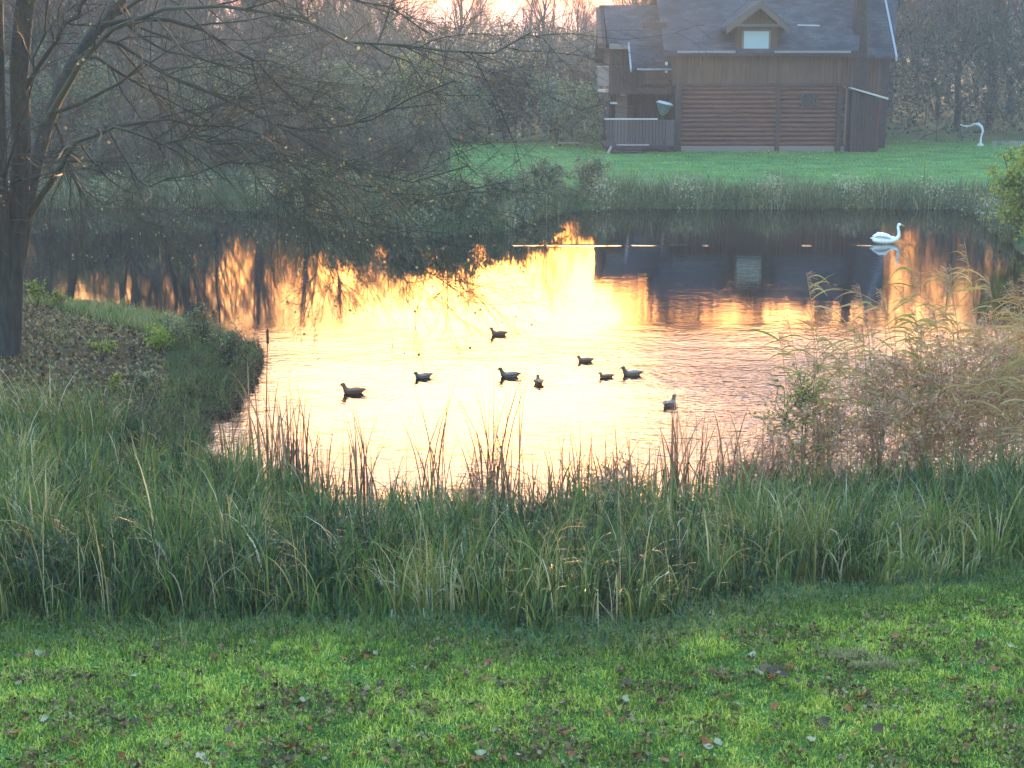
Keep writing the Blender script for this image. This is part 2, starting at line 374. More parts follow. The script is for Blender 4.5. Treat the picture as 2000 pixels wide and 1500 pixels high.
for px_, py_ in ((690, 771), (826, 741), (995, 739), (1052, 752), (1143, 709), (1184, 740), (1234, 736), (1308, 795), (974, 657), (1727, 478)):
    c_ = G(px_, py_ - 2); vd = n.nodes.new("ShaderNodeVectorMath"); vd.operation = 'DISTANCE'; n.links.new(geo.outputs["Position"], vd.inputs[0]); vd.inputs[1].default_value = (c_.x + 0.25, c_.y, 0)
    d_ = vd.outputs["Value"]; ring = math_('MULTIPLY', math_('SINE', math_('MULTIPLY', d_, 34.0)), math_('POWER', 2.718, math_('MULTIPLY', math_('MULTIPLY', d_, d_), -1.6)))
    hh = math_('ADD', hh, math_('MULTIPLY', ring, 0.0016))
bp = n.nodes.new("ShaderNodeBump"); bp.inputs["Strength"].default_value = 1.0; bp.inputs["Distance"].default_value = 1.0
n.links.new(hh, bp.inputs["Height"]); n.links.new(bp.outputs[0], b.inputs["Normal"])
c = np.array([[-45, 15, 0], [45, 15, 0], [45, 66, 0], [-45, 66, 0]], float)
wo = link('water', mesh_np('water', c, [[0, 1, 2, 3]]), wm); tag(wo, kind='structure')

# ------------------------------------------------------------------ wood behind: bare trees
def bare_tree(hgt, seed, spread=1.0, dense=1.0, leaf=0):
    global rng
    keep = rng; rng = np.random.default_rng(seed)
    K0 = 9
    tz = np.linspace(0, 1, K0); wx = np.cumsum(rng.normal(0, 0.02, K0)) * hgt; wy = np.cumsum(rng.normal(0, 0.02, K0)) * hgt
    P0 = np.stack([wx - wx[0], wy - wy[0], tz * hgt], -1)[None]; r0 = taper(np.array([hgt * 0.016 + 0.03]), K0, 0.12)
    tn, cn = NB(), NB()
    tubes(tn, P0, r0, 7, [0.3])
    P1, q1, _ = spawn(P0, r0, int(26 * dense), 0.22, 0.98, 0.75 * spread, 0.42, 6, (0, 0, 0.16))
    R1 = taper(q1, 6); tubes(tn, P1, R1, 5, rng.random(len(P1)))
    P2, q2, _ = spawn(P1, R1, 8, 0.2, 1.0, 0.65, 0.5, 5, (0, 0, 0.10)); R2 = taper(q2, 5); tubes(cn, P2, R2, 3, rng.random(len(P2)))
    P3, q3, _ = spawn(P2, R2, 7, 0.2, 1.0, 0.6, 0.6, 4, (0, 0, 0.06)); R3 = taper(np.maximum(q3, 0.008), 4, 0.5); tubes(cn, P3, R3, 3, rng.random(len(P3)))
    P4, q4, _ = spawn(P3, R3, 3, 0.2, 1.0, 0.6, 0.75, 3, (0, 0, 0.0)); R4 = np.full((len(P4), 3), 0.006)
    side = nrm(rng.normal(size=(len(P4), 3))); ribbons(cn, P4, side, R4 * 2, rng.random(len(P4)))
    if leaf:
        C = P3[:, -1]; C = C[rng.integers(0, len(C), leaf)] + rng.normal(0, 0.25, (leaf, 3)); leafcards(cn, C, 0.14)
    rng = keep
    return tn.mesh('trunk', True), cn.mesh('crown')
protos = []
for k, (h, sdd, spd, dn, lf) in enumerate([(16, 1, 0.8, 1.0, 0), (18, 2, 0.7, 1.1, 0), (14, 3, 1.0, 1.0, 0), (15, 4, 0.9, 1.2, 0), (9, 5, 1.1, 1.1, 2500)]):
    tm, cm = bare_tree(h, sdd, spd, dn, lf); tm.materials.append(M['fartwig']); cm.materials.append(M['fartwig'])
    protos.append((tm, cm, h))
def put_tree(k, x, y, s, rz, label, group='bare trees of the wood behind the pond'):
    t = empty('bare_tree', (x, y, float(gz(np.array([x]), np.array([y]))[0]) - 0.1), rz); t.scale = (s, s, s)
    for nm, me in (('trunk', protos[k][0]), ('crown', protos[k][1])):
        o = bpy.data.objects.new(nm, me); COL.objects.link(o); o.parent = t
    tag(t, label, 'tree', group)
tr = random.Random(11)
def sky_gap(px): return 0.75 if 840 < px < 1010 else 1.0
zones = [(-150, 470, 'above the left shore'), (470, 860, 'behind the willow branches'), (860, 1180, 'under the sunset glow'), (1180, 1740, 'behind the log house'), (1740, 2150, 'right of the log house')]
ORD = ['first', 'second', 'third', 'fourth', 'fifth', 'sixth', 'seventh', 'eighth', 'ninth', 'tenth', 'eleventh', 'twelfth', 'thirteenth']; tcount = {}
def zone(px):
    for a, b_, s_ in zones:
        if px < b_: return s_
    return zones[-1][2]
def nth(row, px):
    k_ = (row, zone(px)); tcount[k_] = tcount.get(k_, -1) + 1; return ORD[tcount[k_]]
for row, (yy_, cnt) in enumerate([(101, 22), (120, 28), (145, 30), (175, 30)]):
    for i in range(cnt):
        px = -200 + 2400 * (i + tr.uniform(0.1, 0.9)) / cnt
        Y_ = yy_ + tr.uniform(-6, 6); x = (px - 1000) / F * Y_
        s = tr.uniform(0.75, 1.05)
        if px > 1740 or px < 450: s *= 1.08
        if 830 < px < 1200: s *= 0.66 + 0.1 * tr.random()
        if row in (0, 2) and 800 < px < 1200: continue
        if 850 < px < 900 or 950 < px < 1015: continue
        k = tr.randrange(4)
        put_tree(k, x, Y_, s, tr.uniform(0, 6.28), '%s bare tree from the left in the %s row, %s' % (nth(row, px), ('front', 'second', 'third', 'rear')[row], zone(px)))
# taller trees close to the left shore
for i, (px, Y_, s) in enumerate([(60, 66, 0.75), (150, 70, 0.8), (235, 67, 0.7), (330, 74, 0.72), (420, 80, 0.62), (-60, 64, 0.8), (520, 88, 0.55)]):
    put_tree(i % 4, (px - 1000) / F * Y_, Y_, s, i * 1.3, 'dark bare tree rising from the far left shore, %s from the left' % ('second', 'third', 'fourth', 'fifth', 'sixth', 'leftmost', 'seventh')[i], 'bare trees on the far left shore')

# dense understorey of the wood
nb = NB()
N = 60000
u = rng.uniform(-200, 2200, N); Yt = rng.uniform(93, 170, N)
hmax = np.interp(u, [-200, 400, 800, 1200, 1700, 1800, 2200], [8, 7.5, 6.3, 6.4, 8, 9.0, 9.0]) + (fnoise((u - 1000) / F * Yt, Yt, 0.16, 401) - 0.5) * 7
zc = 0.2 + hmax * rng.power(1.3, N) * 1.0
C = np.stack([(u - 1000) / F * Yt, Yt, zc], -1)
D = nrm(rng.normal(size=(N, 3)) + np.array([0, 0, 0.9])); L = rng.uniform(0.6, 2.2, N)
P = C[:, None, :] + D[:, None, :] * (np.linspace(-0.5, 0.5, 3)[None, :, None] * L[:, None, None]) + rng.normal(0, 0.06, (N, 3, 3))
ribbons(nb, P, nrm(np.cross(D, rng.normal(size=(N, 3)))), np.broadcast_to(np.array([0.06, 0.045, 0.02]), (N, 3)), rng.random(N))
N = 130000
u = rng.uniform(-200, 2200, N); Yt = rng.uniform(93, 170, N)
hmax = np.interp(u, [-200, 400, 800, 1200, 1700, 1800, 2200], [7, 6.5, 5.4, 5.4, 7, 7.5, 7.5]) + (fnoise((u - 1000) / F * Yt, Yt, 0.16, 401) - 0.5) * 7
C = np.stack([(u - 1000) / F * Yt, Yt, 0.2 + hmax * rng.power(1.1, N)], -1)
k = fnoise(C[:, 0], C[:, 2] + C[:, 1] * 0.3, 0.55, 402) > 0.42; C = C[k]; leafcards(nb, C, rng.uniform(0.12, 0.32, len(C)), (fnoise(C[:, 0], C[:, 2] + C[:, 1] * 0.4, 0.7, 403) * 1.4 - 0.3 + rng.normal(0, 0.15, len(C))).clip(0, 1))
o = link('thicket', nb.mesh('thicket'), M['thicket']); tag(o, 'hazy brown thicket filling the foot of the wood behind the house', 'thicket', kind='stuff')

# ------------------------------------------------------------------ log house
def boards(name, c1, c2, period, vertical=True, rough=0.8):
    m, n, b, out = new_mat(name)
    tc = n.nodes.new("ShaderNodeTexCoord"); wv = n.nodes.new("ShaderNodeTexWave"); wv.wave_type = 'BANDS'
    wv.bands_direction = 'X' if vertical else 'Z'; wv.inputs["Scale"].default_value = 1 / period / math.pi; wv.inputs["Distortion"].default_value = 0.2
    n.links.new(tc.outputs["Object"], wv.inputs[0])
    no = n.nodes.new("ShaderNodeTexNoise"); no.inputs["Scale"].default_value = 1.2; no.inputs["Detail"].default_value = 8; n.links.new(tc.outputs["Object"], no.inputs[0])
    sxx = n.nodes.new("ShaderNodeSeparateXYZ"); n.links.new(tc.outputs["Object"], sxx.inputs[0])
    dv = n.nodes.new("ShaderNodeMath"); dv.operation = 'DIVIDE'; n.links.new(sxx.outputs[0 if vertical else 2], dv.inputs[0]); dv.inputs[1].default_value = period
    fl = n.nodes.new("ShaderNodeMath"); fl.operation = 'FLOOR'; n.links.new(dv.outputs[0], fl.inputs[0])
    wn_ = n.nodes.new("ShaderNodeTexWhiteNoise"); wn_.noise_dimensions = '1D'; n.links.new(fl.outputs[0], wn_.inputs["W"])
    av = n.nodes.new("ShaderNodeMath"); av.operation = 'MULTIPLY_ADD'; n.links.new(wn_.outputs["Value"], av.inputs[0]); av.inputs[1].default_value = 0.45; n.links.new(no.outputs[0], av.inputs[2])
    sb_ = n.nodes.new("ShaderNodeMath"); sb_.operation = 'SUBTRACT'; n.links.new(av.outputs[0], sb_.inputs[0]); sb_.inputs[1].default_value = 0.22
    rp = ramp(n, [(0.2, *c1), (0.8, *c2)], sb_.outputs[0]); n.links.new(rp.outputs[0], b.inputs["Base Color"])
    b.inputs["Roughness"].default_value = rough; b.inputs["Specular IOR Level"].default_value = 0.25
    bp = n.nodes.new("ShaderNodeBump"); bp.inputs["Distance"].default_value = 0.03; bp.inputs["Strength"].default_value = 0.8
    n.links.new(wv.outputs["Fac"], bp.inputs["Height"]); n.links.new(bp.outputs[0], b.inputs["Normal"])
    return m
M['logs'] = surf('stained_logs', (0.050, 0.014, 0.011), (0.10, 0.032, 0.023), 5, 0.55, 0.2, (0.3, 1, 1))
M['post'] = surf('dark_timber', (0.02, 0.012, 0.014), (0.04, 0.024, 0.026), 3, 0.8, 0.3)
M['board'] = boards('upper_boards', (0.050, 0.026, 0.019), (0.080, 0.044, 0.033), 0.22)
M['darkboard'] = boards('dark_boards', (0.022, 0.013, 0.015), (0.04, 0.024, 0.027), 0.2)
M['white'] = plain('white_trim', (0.42, 0.40, 0.40)); M['plinth'] = plain('plinth_concrete', (0.15, 0.12, 0.115), 0.9)
m, n, b, out = new_mat('roof_shingles'); M['roof'] = m
tc = n.nodes.new("ShaderNodeTexCoord"); br = n.nodes.new("ShaderNodeTexBrick"); br.inputs["Scale"].default_value = 1.0
br.inputs["Brick Width"].default_value = 0.45; br.inputs["Row Height"].default_value = 0.22; br.inputs["Mortar Size"].default_value = 0.012
br.inputs["Color1"].default_value = (0.024, 0.026, 0.034, 1); br.inputs["Color2"].default_value = (0.042, 0.046, 0.057, 1); br.inputs["Mortar"].default_value = (0.022, 0.022, 0.028, 1)
n.links.new(tc.outputs["Object"], br.inputs[0])
no = n.nodes.new("ShaderNodeTexNoise"); no.inputs["Scale"].default_value = 0.8; no.inputs["Detail"].default_value = 8; n.links.new(tc.outputs["Object"], no.inputs[0])
mx = n.nodes.new("ShaderNodeMix"); mx.data_type = 'RGBA'; mx.blend_type = 'MULTIPLY'; mx.inputs[0].default_value = 0.7
rp = ramp(n, [(0.35, 0.45, 0.47, 0.5), (0.65, 1.6, 1.55, 1.5)], no.outputs[0]); n.links.new(br.outputs[0], mx.inputs[6]); n.links.new(rp.outputs[0], mx.inputs[7])
n.links.new(mx.outputs[2], b.inputs["Base Color"]); b.inputs["Roughness"].default_value = 0.85; b.inputs["Specular IOR Level"].default_value = 0.12
bp = n.nodes.new("ShaderNodeBump"); bp.inputs["Distance"].default_value = 0.03; n.links.new(br.outputs[0], bp.inputs["Height"]); n.links.new(bp.outputs[0], b.inputs["Normal"])
m, n, b, out = new_mat('window_pane'); M['pane'] = m
b.inputs["Base Color"].default_value = (0.26, 0.34, 0.40, 1); b.inputs["Roughness"].default_value = 0.08; b.inputs["Specular IOR Level"].default_value = 0.8  # pale blue base colour stands in for sky reflected in the glass
M['darkglass'] = plain('dark_glass', (0.015, 0.016, 0.02), 0.05, 0, 0.6)

YF = 86.0
HB = W(1480, 295, YF)
house = empty('log_house', (HB.x, YF, 0.0)); tag(house, 'two storey log house with blue grey shingle roofs standing on the far lawn', 'house')
def HX(px, Y=YF): return W(px, 200, Y).x - HB.x          # house-local x
def HZ(py, Y=YF): return W(1000, py, Y).z
def hobj(name, bm, mat, parent=None, **k): return bm_obj(name, bm, mat, parent or house, **k)
z0 = HZ(297); zlog = HZ(168); zeave = HZ(100)
# plinth
bm = BM(); box(bm, HX(1332), HX(1656), 0.0, 6.0, z0 - 0.4, HZ(285)); hobj('plinth', bm, M['plinth'])
# log wall
bm = BM(); nl = 13; zb = HZ(285); dz = (zlog - zb) / nl
for i in range(nl):
    zc = zb + dz * (i + 0.5)
    cyl(bm, (HX(1322), 0.1, zc), (HX(1652), 0.1, zc), dz * 0.51, seg=16)
box(bm, HX(1326), HX(1648), 0.12, 6.6, zb, zlog)
hobj('log_wall', bm, M['logs'])
for i, (a, b_) in enumerate([(1318, 1332), (1516, 1524), (1634, 1645), (1653, 1659)]):
    bm = BM(); box(bm, HX(a), HX(b_), -0.13 if i < 3 else -0.02, 0.35, z0 - 0.1, zlog + 0.02); hobj('wall_post', bm, M['post'], bevel=0.02)
# small dark window in the log wall
bm = BM(); box(bm, HX(1564), HX(1598), -0.09, 0.15, HZ(212), HZ(181)); wfr = hobj('window', bm, M['post'], bevel=0.02)
bm = BM(); box(bm, HX(1568), HX(1594), -0.12, -0.094, HZ(208), HZ(185)); hobj('pane', bm, M['darkglass'], wfr)
# upper wall, front plane slightly proud
bm = BM(); box(bm, HX(1313), HX(1641), -0.06, 6.4, zlog + 0.03, zeave + 0.15); hobj('upper_wall', bm, M['board'])
bm = BM(); box(bm, HX(1641) + 0.003, HX(1672), 0.5, 6.4, HZ(172), zeave + 0.15); hobj('side_wall', bm, M['board'])
bm = BM(); box(bm, HX(1313), HX(1641), -0.12, -0.065, zlog + 0.0, zlog + 0.14); hobj('belly_board', bm, M['post'])
# main roof: front slope
YR = 6.2; zr = HZ(-36, YF + YR)
def slope(bm, xa, xb, ya, za, yb, zb_, th=0.16, xa2=None, xb2=None):
    xa2 = xa if xa2 is None else xa2; xb2 = xb if xb2 is None else xb2
    hexa(bm, [(xa, ya, za - th), (xb, ya, za - th), (xb2, yb, zb_ - th), (xa2, yb, zb_ - th)], [(xa, ya, za), (xb, ya, za), (xb2, yb, zb_), (xa2, yb, zb_)])
def roof_obj(bm, par=None):
    return hobj('roof', bm, M['roof'], par)
xl, xr = HX(1293), HX(1668)
bm = BM(); slope(bm, xl, xr, -0.55, zeave + 0.05, YR, zr, xb2=HX(1676, YF + YR)); slope(bm, xl, xr, 2 * YR + 0.55, zeave, YR + 0.01, zr); rf = roof_obj(bm)
bm = BM(); box(bm, HX(1318), HX(1430), -0.68, -0.56, zeave - 0.1, zeave + 0.03); box(bm, HX(1505), HX(1652), -0.68, -0.56, zeave - 0.1, zeave + 0.03); hobj('gutter', bm, plain('gutter_grey', (0.16, 0.16, 0.18)), bevel=0.02)
bm = BM(); box(bm, xl, xr, -0.55, -0.49, zeave - 0.26, zeave - 0.115); hobj('fascia', bm, M['post'])
# gable wall ends under the main roof
bm = BM(); prism(bm, [(0, 0)] * 0 or [(0.0, zeave), (1.0, zeave), (1.0, zeave + 0.01)], 0, 0.01); bm.free()
def gable(x0_, x1_, ya, yb, zlo, yr_, zhi, mat, name='gable_wall'):
    bm = BM(); a = [bm.verts.new((x0_, y, z)) for y, z in ((ya, zlo), (yb, zlo), (yr_, zhi))]; c_ = [bm.verts.new((x1_, y, z)) for y, z in ((ya, zlo), (yb, zlo), (yr_, zhi))]
    bm.faces.new(a); bm.faces.new(c_[::-1])
    for i in range(3): j = (i + 1) % 3; bm.faces.new((a[j], a[i], c_[i], c_[j]))
    return hobj(name, bm, mat)
gable(HX(1650), HX(1660), 0.5, 2 * YR - 0.5, zeave + 0.16, YR, zr - 0.45, M['board'])
# dormer
dx0, dx1 = HX(1433), HX(1512); zs = HZ(102, YF - 0.2)
def roofz(y): return zeave + 0.05 + (y + 0.55) * (zr - zeave - 0.05) / (YR + 0.55)
zd_e = HZ(52, YF - 0.25); zd_r = HZ(2, YF - 0.3); xm = HX(1474)
dorm = None
bm = BM(); prism(bm, [(dx0, zs), (dx1, zs), (dx1, zd_e), (xm, HZ(14, YF - 0.2)), (dx0, zd_e)], -0.3, 5.0); dorm = hobj('dormer', bm, M['board'])
bm = BM()
for s in (-1, 1):
    xo = HX(1408) if s < 0 else HX(1533)
    hexa(bm, [(xo, -0.85, zd_e - 0.20), (xm, -0.85, zd_r - 0.16), (xm, 5.2, zd_r - 0.16), (xo, 5.2, zd_e - 0.20)], [(xo, -0.85, zd_e - 0.03), (xm, -0.85, zd_r + 0.03), (xm, 5.2, zd_r + 0.03), (xo, 5.2, zd_e - 0.03)])
hobj('dormer_roof', bm, M['roof'], dorm)
bm = BM()
for s in (-1, 1):
    xo = HX(1410) if s < 0 else HX(1531); xi = xm
    hexa(bm, [(xo, -0.93, zd_e - 0.40), (xi, -0.93, zd_r - 0.38), (xi, -0.86, zd_r - 0.38), (xo, -0.86, zd_e - 0.40)], [(xo, -0.93, zd_e - 0.05), (xi, -0.93, zd_r + 0.0), (xi, -0.86, zd_r + 0.0), (xo, -0.86, zd_e - 0.05)])
box(bm, HX(1422), HX(1523), -0.9, -0.8, HZ(52) , HZ(47))
hobj('barge_board', bm, plain('barge_brown', (0.07, 0.052, 0.052)), dorm)
bm = BM(); box(bm, HX(1443), HX(1499), -0.36, -0.29, HZ(101, YF - 0.3), HZ(58, YF - 0.3)); fr = hobj('window', bm, plain('frame_brown', (0.12, 0.08, 0.07)), dorm, bevel=0.02)
bm = BM(); box(bm, HX(1447), HX(1495), -0.385, -0.363, HZ(98, YF - 0.3), HZ(61, YF - 0.3)); hobj('pane', bm, M['pane'], fr)
# skylight hatch on the left wing roof and a rail on the main roof
bm = BM(); ysk = 2.3; box(bm, HX(1252, YF + 2), HX(1297, YF + 2), 1.6, 2.3, HZ(56, YF + 2), HZ(44, YF + 2)); hobj('roof_window', bm, M['post'], rf, bevel=0.02)
bm = BM(); cyl(bm, (HX(1562), 1.6, roofz(1.6) + 0.12), (HX(1605), 1.6, roofz(1.6) + 0.10), 0.035); hobj('roof_rail', bm, M['white'], rf)
# chimney, tall and tapering, against the right gable
bm = BM()
zc0, zc1, zc2, zc3 = HZ(182), HZ(100), HZ(50), HZ(-60)
def rect(xa, xb, ya, yb, z): return [(xa, ya, z), (xb, ya, z), (xb, yb, z), (xa, yb, z)]
hexa(bm, rect(HX(1676), HX(1702), 0.9, 1.9, 0.0), rect(HX(1676), HX(1702), 0.9, 1.9, zc0))
hexa(bm, rect(HX(1675), HX(1702), 0.9, 1.9, zc0 + .002), rect(HX(1669), HX(1697), 0.9, 1.9, zc1))
hexa(bm, rect(HX(1669), HX(1697), 0.9, 1.9, zc1 + .002), rect(HX(1670), HX(1693), 0.9, 1.9, zc2))
hexa(bm, rect(HX(1670), HX(1693), 0.9, 1.9, zc2 + .002), rect(HX(1676), HX(1688), 1.0, 1.8, zc3))
hobj('chimney', bm, surf('chimney_brick', (0.018, 0.013, 0.014), (0.04, 0.028, 0.03), 6, 0.9, 0.5), bevel=0.03)
# right rear wing
YW = 2.6
bm = BM(); box(bm, HX(1690, YF + YW), HX(1732, YF + YW), YW, YW + 6, 0, HZ(108, YF + YW)); hobj('wing_wall', bm, M['board'])
bm = BM(); box(bm, HX(1720, YF + YW), HX(1732, YF + YW) + 0.004, YW - 0.06, YW - 0.003, 0, HZ(112, YF + YW)); hobj('wing_post', bm, M['post'])
bm = BM(); slope(bm, HX(1688, YF + YW), HX(1737, YF + YW), YW - 0.5, HZ(110, YF + YW - .5), YW + 4.6, HZ(-42, YF + YW + 4.6), xb2=HX(1743, YF + YW + 4.6)); roof_obj(bm)
bm = BM(); xw = HX(1740, YF + YW)
hexa(bm, [(xw, YW - .55, HZ(119, YF + YW)), (xw + .12, YW - .55, HZ(119, YF + YW)), (xw + .2, YW + 4.6, HZ(-34, YF + YW + 4.6)), (xw + .1, YW + 4.6, HZ(-34, YF + YW + 4.6))],
     [(xw, YW - .55, HZ(110, YF + YW)), (xw + .12, YW - .55, HZ(110, YF + YW)), (xw + .2, YW + 4.6, HZ(-44, YF + YW + 4.6)), (xw + .1, YW + 4.6, HZ(-44, YF + YW + 4.6))])
hobj('barge_board', bm, plain('trim_grey', (0.26, 0.26, 0.30)))
# lean-to shed on the right
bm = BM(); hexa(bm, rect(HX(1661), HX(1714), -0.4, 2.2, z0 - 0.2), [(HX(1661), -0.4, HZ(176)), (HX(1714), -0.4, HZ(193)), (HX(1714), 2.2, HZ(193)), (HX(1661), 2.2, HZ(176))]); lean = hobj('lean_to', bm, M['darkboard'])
bm = BM(); hexa(bm, rect(HX(1714) + .003, HX(1722), 0.2, 2.4, z0 - 0.2), rect(HX(1714) + .003, HX(1722), 0.2, 2.4, HZ(198))); hobj('side_panel', bm, M['logs'], lean)
bm = BM(); hexa(bm, [(HX(1655), -0.7, HZ(172)), (HX(1729), -0.7, HZ(194)), (HX(1729), 2.5, HZ(194)), (HX(1655), 2.5, HZ(172))], [(HX(1655), -0.7, HZ(169.5)), (HX(1729), -0.7, HZ(190)), (HX(1729), 2.5, HZ(190)), (HX(1655), 2.5, HZ(169.5))]); hobj('shed_roof', bm, M['white'], lean)
bm = BM(); cyl(bm, (HX(1651), -0.18, HZ(172)), (HX(1651), -0.18, HZ(283)), 0.045); hobj('drainpipe', bm, plain('pipe', (0.12, 0.09, 0.09)))
# outdoor lamps under the eave
for a in (1562, 1579):
    bm = BM(); bmesh.ops.create_uvsphere(bm, u_segments=12, v_segments=8, radius=0.13, matrix=Matrix.Translation((HX(a), -0.25, HZ(104)))); box(bm, HX(a) - .03, HX(a) + .03, -0.2, -0.062, HZ(105), HZ(103)); hobj('wall_lamp', bm, M['white'], smooth=True)
# left wing (set slightly back), its roof with the balcony recess
YL = 1.2; YLW = YF + YL
zt = HZ(10, YLW + 5.0)
def lroof_z(y): return HZ(124, YLW) + (y - YL) * (zt - HZ(124, YLW)) / 5.0
bm = BM()
slope(bm, HX(1232, YLW), HX(1314, YLW), YL - 0.35, lroof_z(YL - 0.35), YL + 5.0, zt)                       # long slope
yrec = YL + 5.0 * (HZ(84, YLW + 1.8) - HZ(124, YLW)) / (zt - HZ(124, YLW))
slope(bm, HX(1190, YLW), HX(1232, YLW) - 0.004, yrec, lroof_z(yrec), YL + 5.0, zt, xa2=HX(1176, YLW + 5))
slope(bm, HX(1178, YLW), HX(1314, YLW), YL + 10.4, HZ(124, YLW), YL + 5.01, zt)
roof_obj(bm)
bm = BM(); ya_ = YL - 0.42
for (pa, pb, y_a, y_b) in ((1227, 1240, yrec, YL - 0.4),):
    xa, xb = HX(1232, YLW) - 0.09, HX(1232, YLW) - 0.006
    hexa(bm, [(xa, y_b, lroof_z(y_b) - 0.2), (xb, y_b, lroof_z(y_b) - 0.2), (xb, y_a, lroof_z(y_a) - 0.2), (xa, y_a, lroof_z(y_a) - 0.2)], [(xa, y_b, lroof_z(y_b) + .03), (xb, y_b, lroof_z(y_b) + .03), (xb, y_a, lroof_z(y_a) + .03), (xa, y_a, lroof_z(y_a) + .03)])
box(bm, HX(1242, YLW), HX(1312, YLW), YL - 0.42, YL - 0.36, lroof_z(YL - .4) - 0.10, lroof_z(YL - .4) - 0.0)
hobj('barge_board', bm, plain('trim_grey', (0.26, 0.26, 0.30)))
bm = BM(); box(bm, HX(1192, YLW), HX(1229, YLW), yrec - 0.12, yrec - 0.02, lroof_z(yrec) - 0.32, lroof_z(yrec) - 0.02); hobj('fascia', bm, plain('fascia_grey', (0.16, 0.13, 0.13)))
# dark gable overhang at the far left
gable(HX(1180, YLW), HX(1186, YLW), yrec, YL + 10, HZ(88, YLW), YL + 5, zt - 0.25, M['post'])
bm = BM(); slope(bm, HX(1166, YLW + 3), HX(1180, YLW + 3), YL + 2.2, HZ(84, YLW + 2), YL + 5.2, HZ(14, YLW + 5), 0.3); hobj('roof', bm, surf('soffit', (0.07, 0.04, 0.035), (0.12, 0.07, 0.06)))
# back walls of the left wing
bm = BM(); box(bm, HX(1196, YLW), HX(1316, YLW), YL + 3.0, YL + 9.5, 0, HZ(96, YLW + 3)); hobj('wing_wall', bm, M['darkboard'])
bm = BM(); box(bm, HX(1196, YLW), HX(1222, YLW), YL + 2.9, YL + 2.99, HZ(160, YLW + 3), HZ(100, YLW + 3)); o1 = hobj('balcony_door', bm, M['post']); bm = BM(); box(bm, HX(1201, YLW), HX(1216, YLW), YL + 2.86, YL + 2.895, HZ(156, YLW + 3), HZ(104, YLW + 3)); hobj('pane', bm, M['darkglass'], o1)
bm = BM(); box(bm, HX(1222, YLW), HX(1243, YLW), YL + 2.2, YL + 3.1, 0, HZ(208, YLW + 2)); hobj('pillar', bm, M['board'])
bm = BM(); box(bm, HX(1206, YLW), HX(1228, YLW), YL + 1.2, YL + 1.5, HZ(286), HZ(178)); hobj('pillar', bm, plain('pillar_brown', (0.10, 0.075, 0.07)))
# upper balcony
bal = None
bm = BM(); box(bm, HX(1188, YLW), HX(1313, YLW) - 0.01, YL - 0.1, YL + 2.9, HZ(184, YLW), HZ(172, YLW)); bal = hobj('balcony', bm, M['post'])
bm = BM(); npk = 14
for i in range(npk):
    xa = HX(1190, YLW) + (HX(1250, YLW) - HX(1190, YLW)) * i / npk; box(bm, xa, xa + 0.14, YL - 0.08, YL - 0.03, HZ(172, YLW), HZ(131, YLW))
box(bm, HX(1189, YLW), HX(1251, YLW), YL - 0.12, YL + 0.02, HZ(131, YLW), HZ(128, YLW))
hobj('railing', bm, M['darkboard'], bal)
bm = BM()
for i in range(12):
    xa = HX(1256, YLW) + (HX(1312, YLW) - HX(1256, YLW)) * i / 12; box(bm, xa, xa + 0.11, YL - 0.08, YL - 0.03, HZ(154, YLW), HZ(122, YLW))
box(bm, HX(1255, YLW), HX(1313, YLW), YL - 0.12, YL + 0.02, HZ(164, YLW), HZ(156, YLW))
hobj('railing', bm, M['board'], bal)
bm = BM(); box(bm, HX(1297, YLW), HX(1302, YLW), YL - 0.14, YL - 0.1, HZ(142, YLW), HZ(121, YLW)); hobj('white_strip', bm, plain('white_board', (0.75, 0.73, 0.75)), bal)
bm = BM(); box(bm, HX(1167, YLW), HX(1189, YLW), YL + 0.1, YL + 0.3, HZ(168, YLW), HZ(131, YLW)); o = hobj('side_screen', bm, plain('screen_wood', (0.20, 0.15, 0.145)), bal)
bm = BM(); box(bm, HX(1166, YLW), HX(1190, YLW), YL + 0.0, YL + 0.36, HZ(131, YLW), HZ(129.3, YLW)); box(bm, HX(1168, YLW), HX(1190, YLW), YL + 0.0, YL + 0.36, HZ(180, YLW), HZ(174, YLW)); hobj('rail_cap', bm, plain('cap_wood', (0.34, 0.28, 0.28)), o)
# lower deck
bm = BM(); box(bm, HX(1182), HX(1316), -0.6, 4.0, HZ(290), HZ(284)); deck = hobj('deck', bm, M['post'])
bm = BM()
for i in range(18):
    xa = HX(1184) + (HX(1300) - HX(1184)) * i / 18; box(bm, xa, xa + 0.135, -0.62, -0.57, HZ(283), HZ(233))
box(bm, HX(1300), HX(1316), -0.63, -0.56, HZ(283), HZ(233)); hobj('railing', bm, plain('rail_boards', (0.05, 0.034, 0.044)), deck)
bm = BM(); box(bm, HX(1180), HX(1283), -0.72, -0.5, HZ(232.5), HZ(230)); hobj('handrail', bm, M['white'], deck)
bm = BM(); box(bm, HX(1204), HX(1267), -0.75, -0.63, HZ(282.5), HZ(280)); hobj('deck_edge', bm, plain('deck_edge_wood', (0.3, 0.25, 0.27)), deck)
for i in range(3):
    bm = BM(); box(bm, HX(1184 + i * 58), HX(1184 + i * 58) + 0.18, -0.68, -0.5, 0.0, HZ(290) if i else HZ(284)); hobj('post', bm, M['post'], deck)
bm = BM(); box(bm, HX(1194), HX(1207), 0.6, 1.2, HZ(204), HZ(201)); box(bm, HX(1216), HX(1225), 1.6, 2.2, HZ(189), HZ(186)); hobj('awning_strip', bm, M['white'])

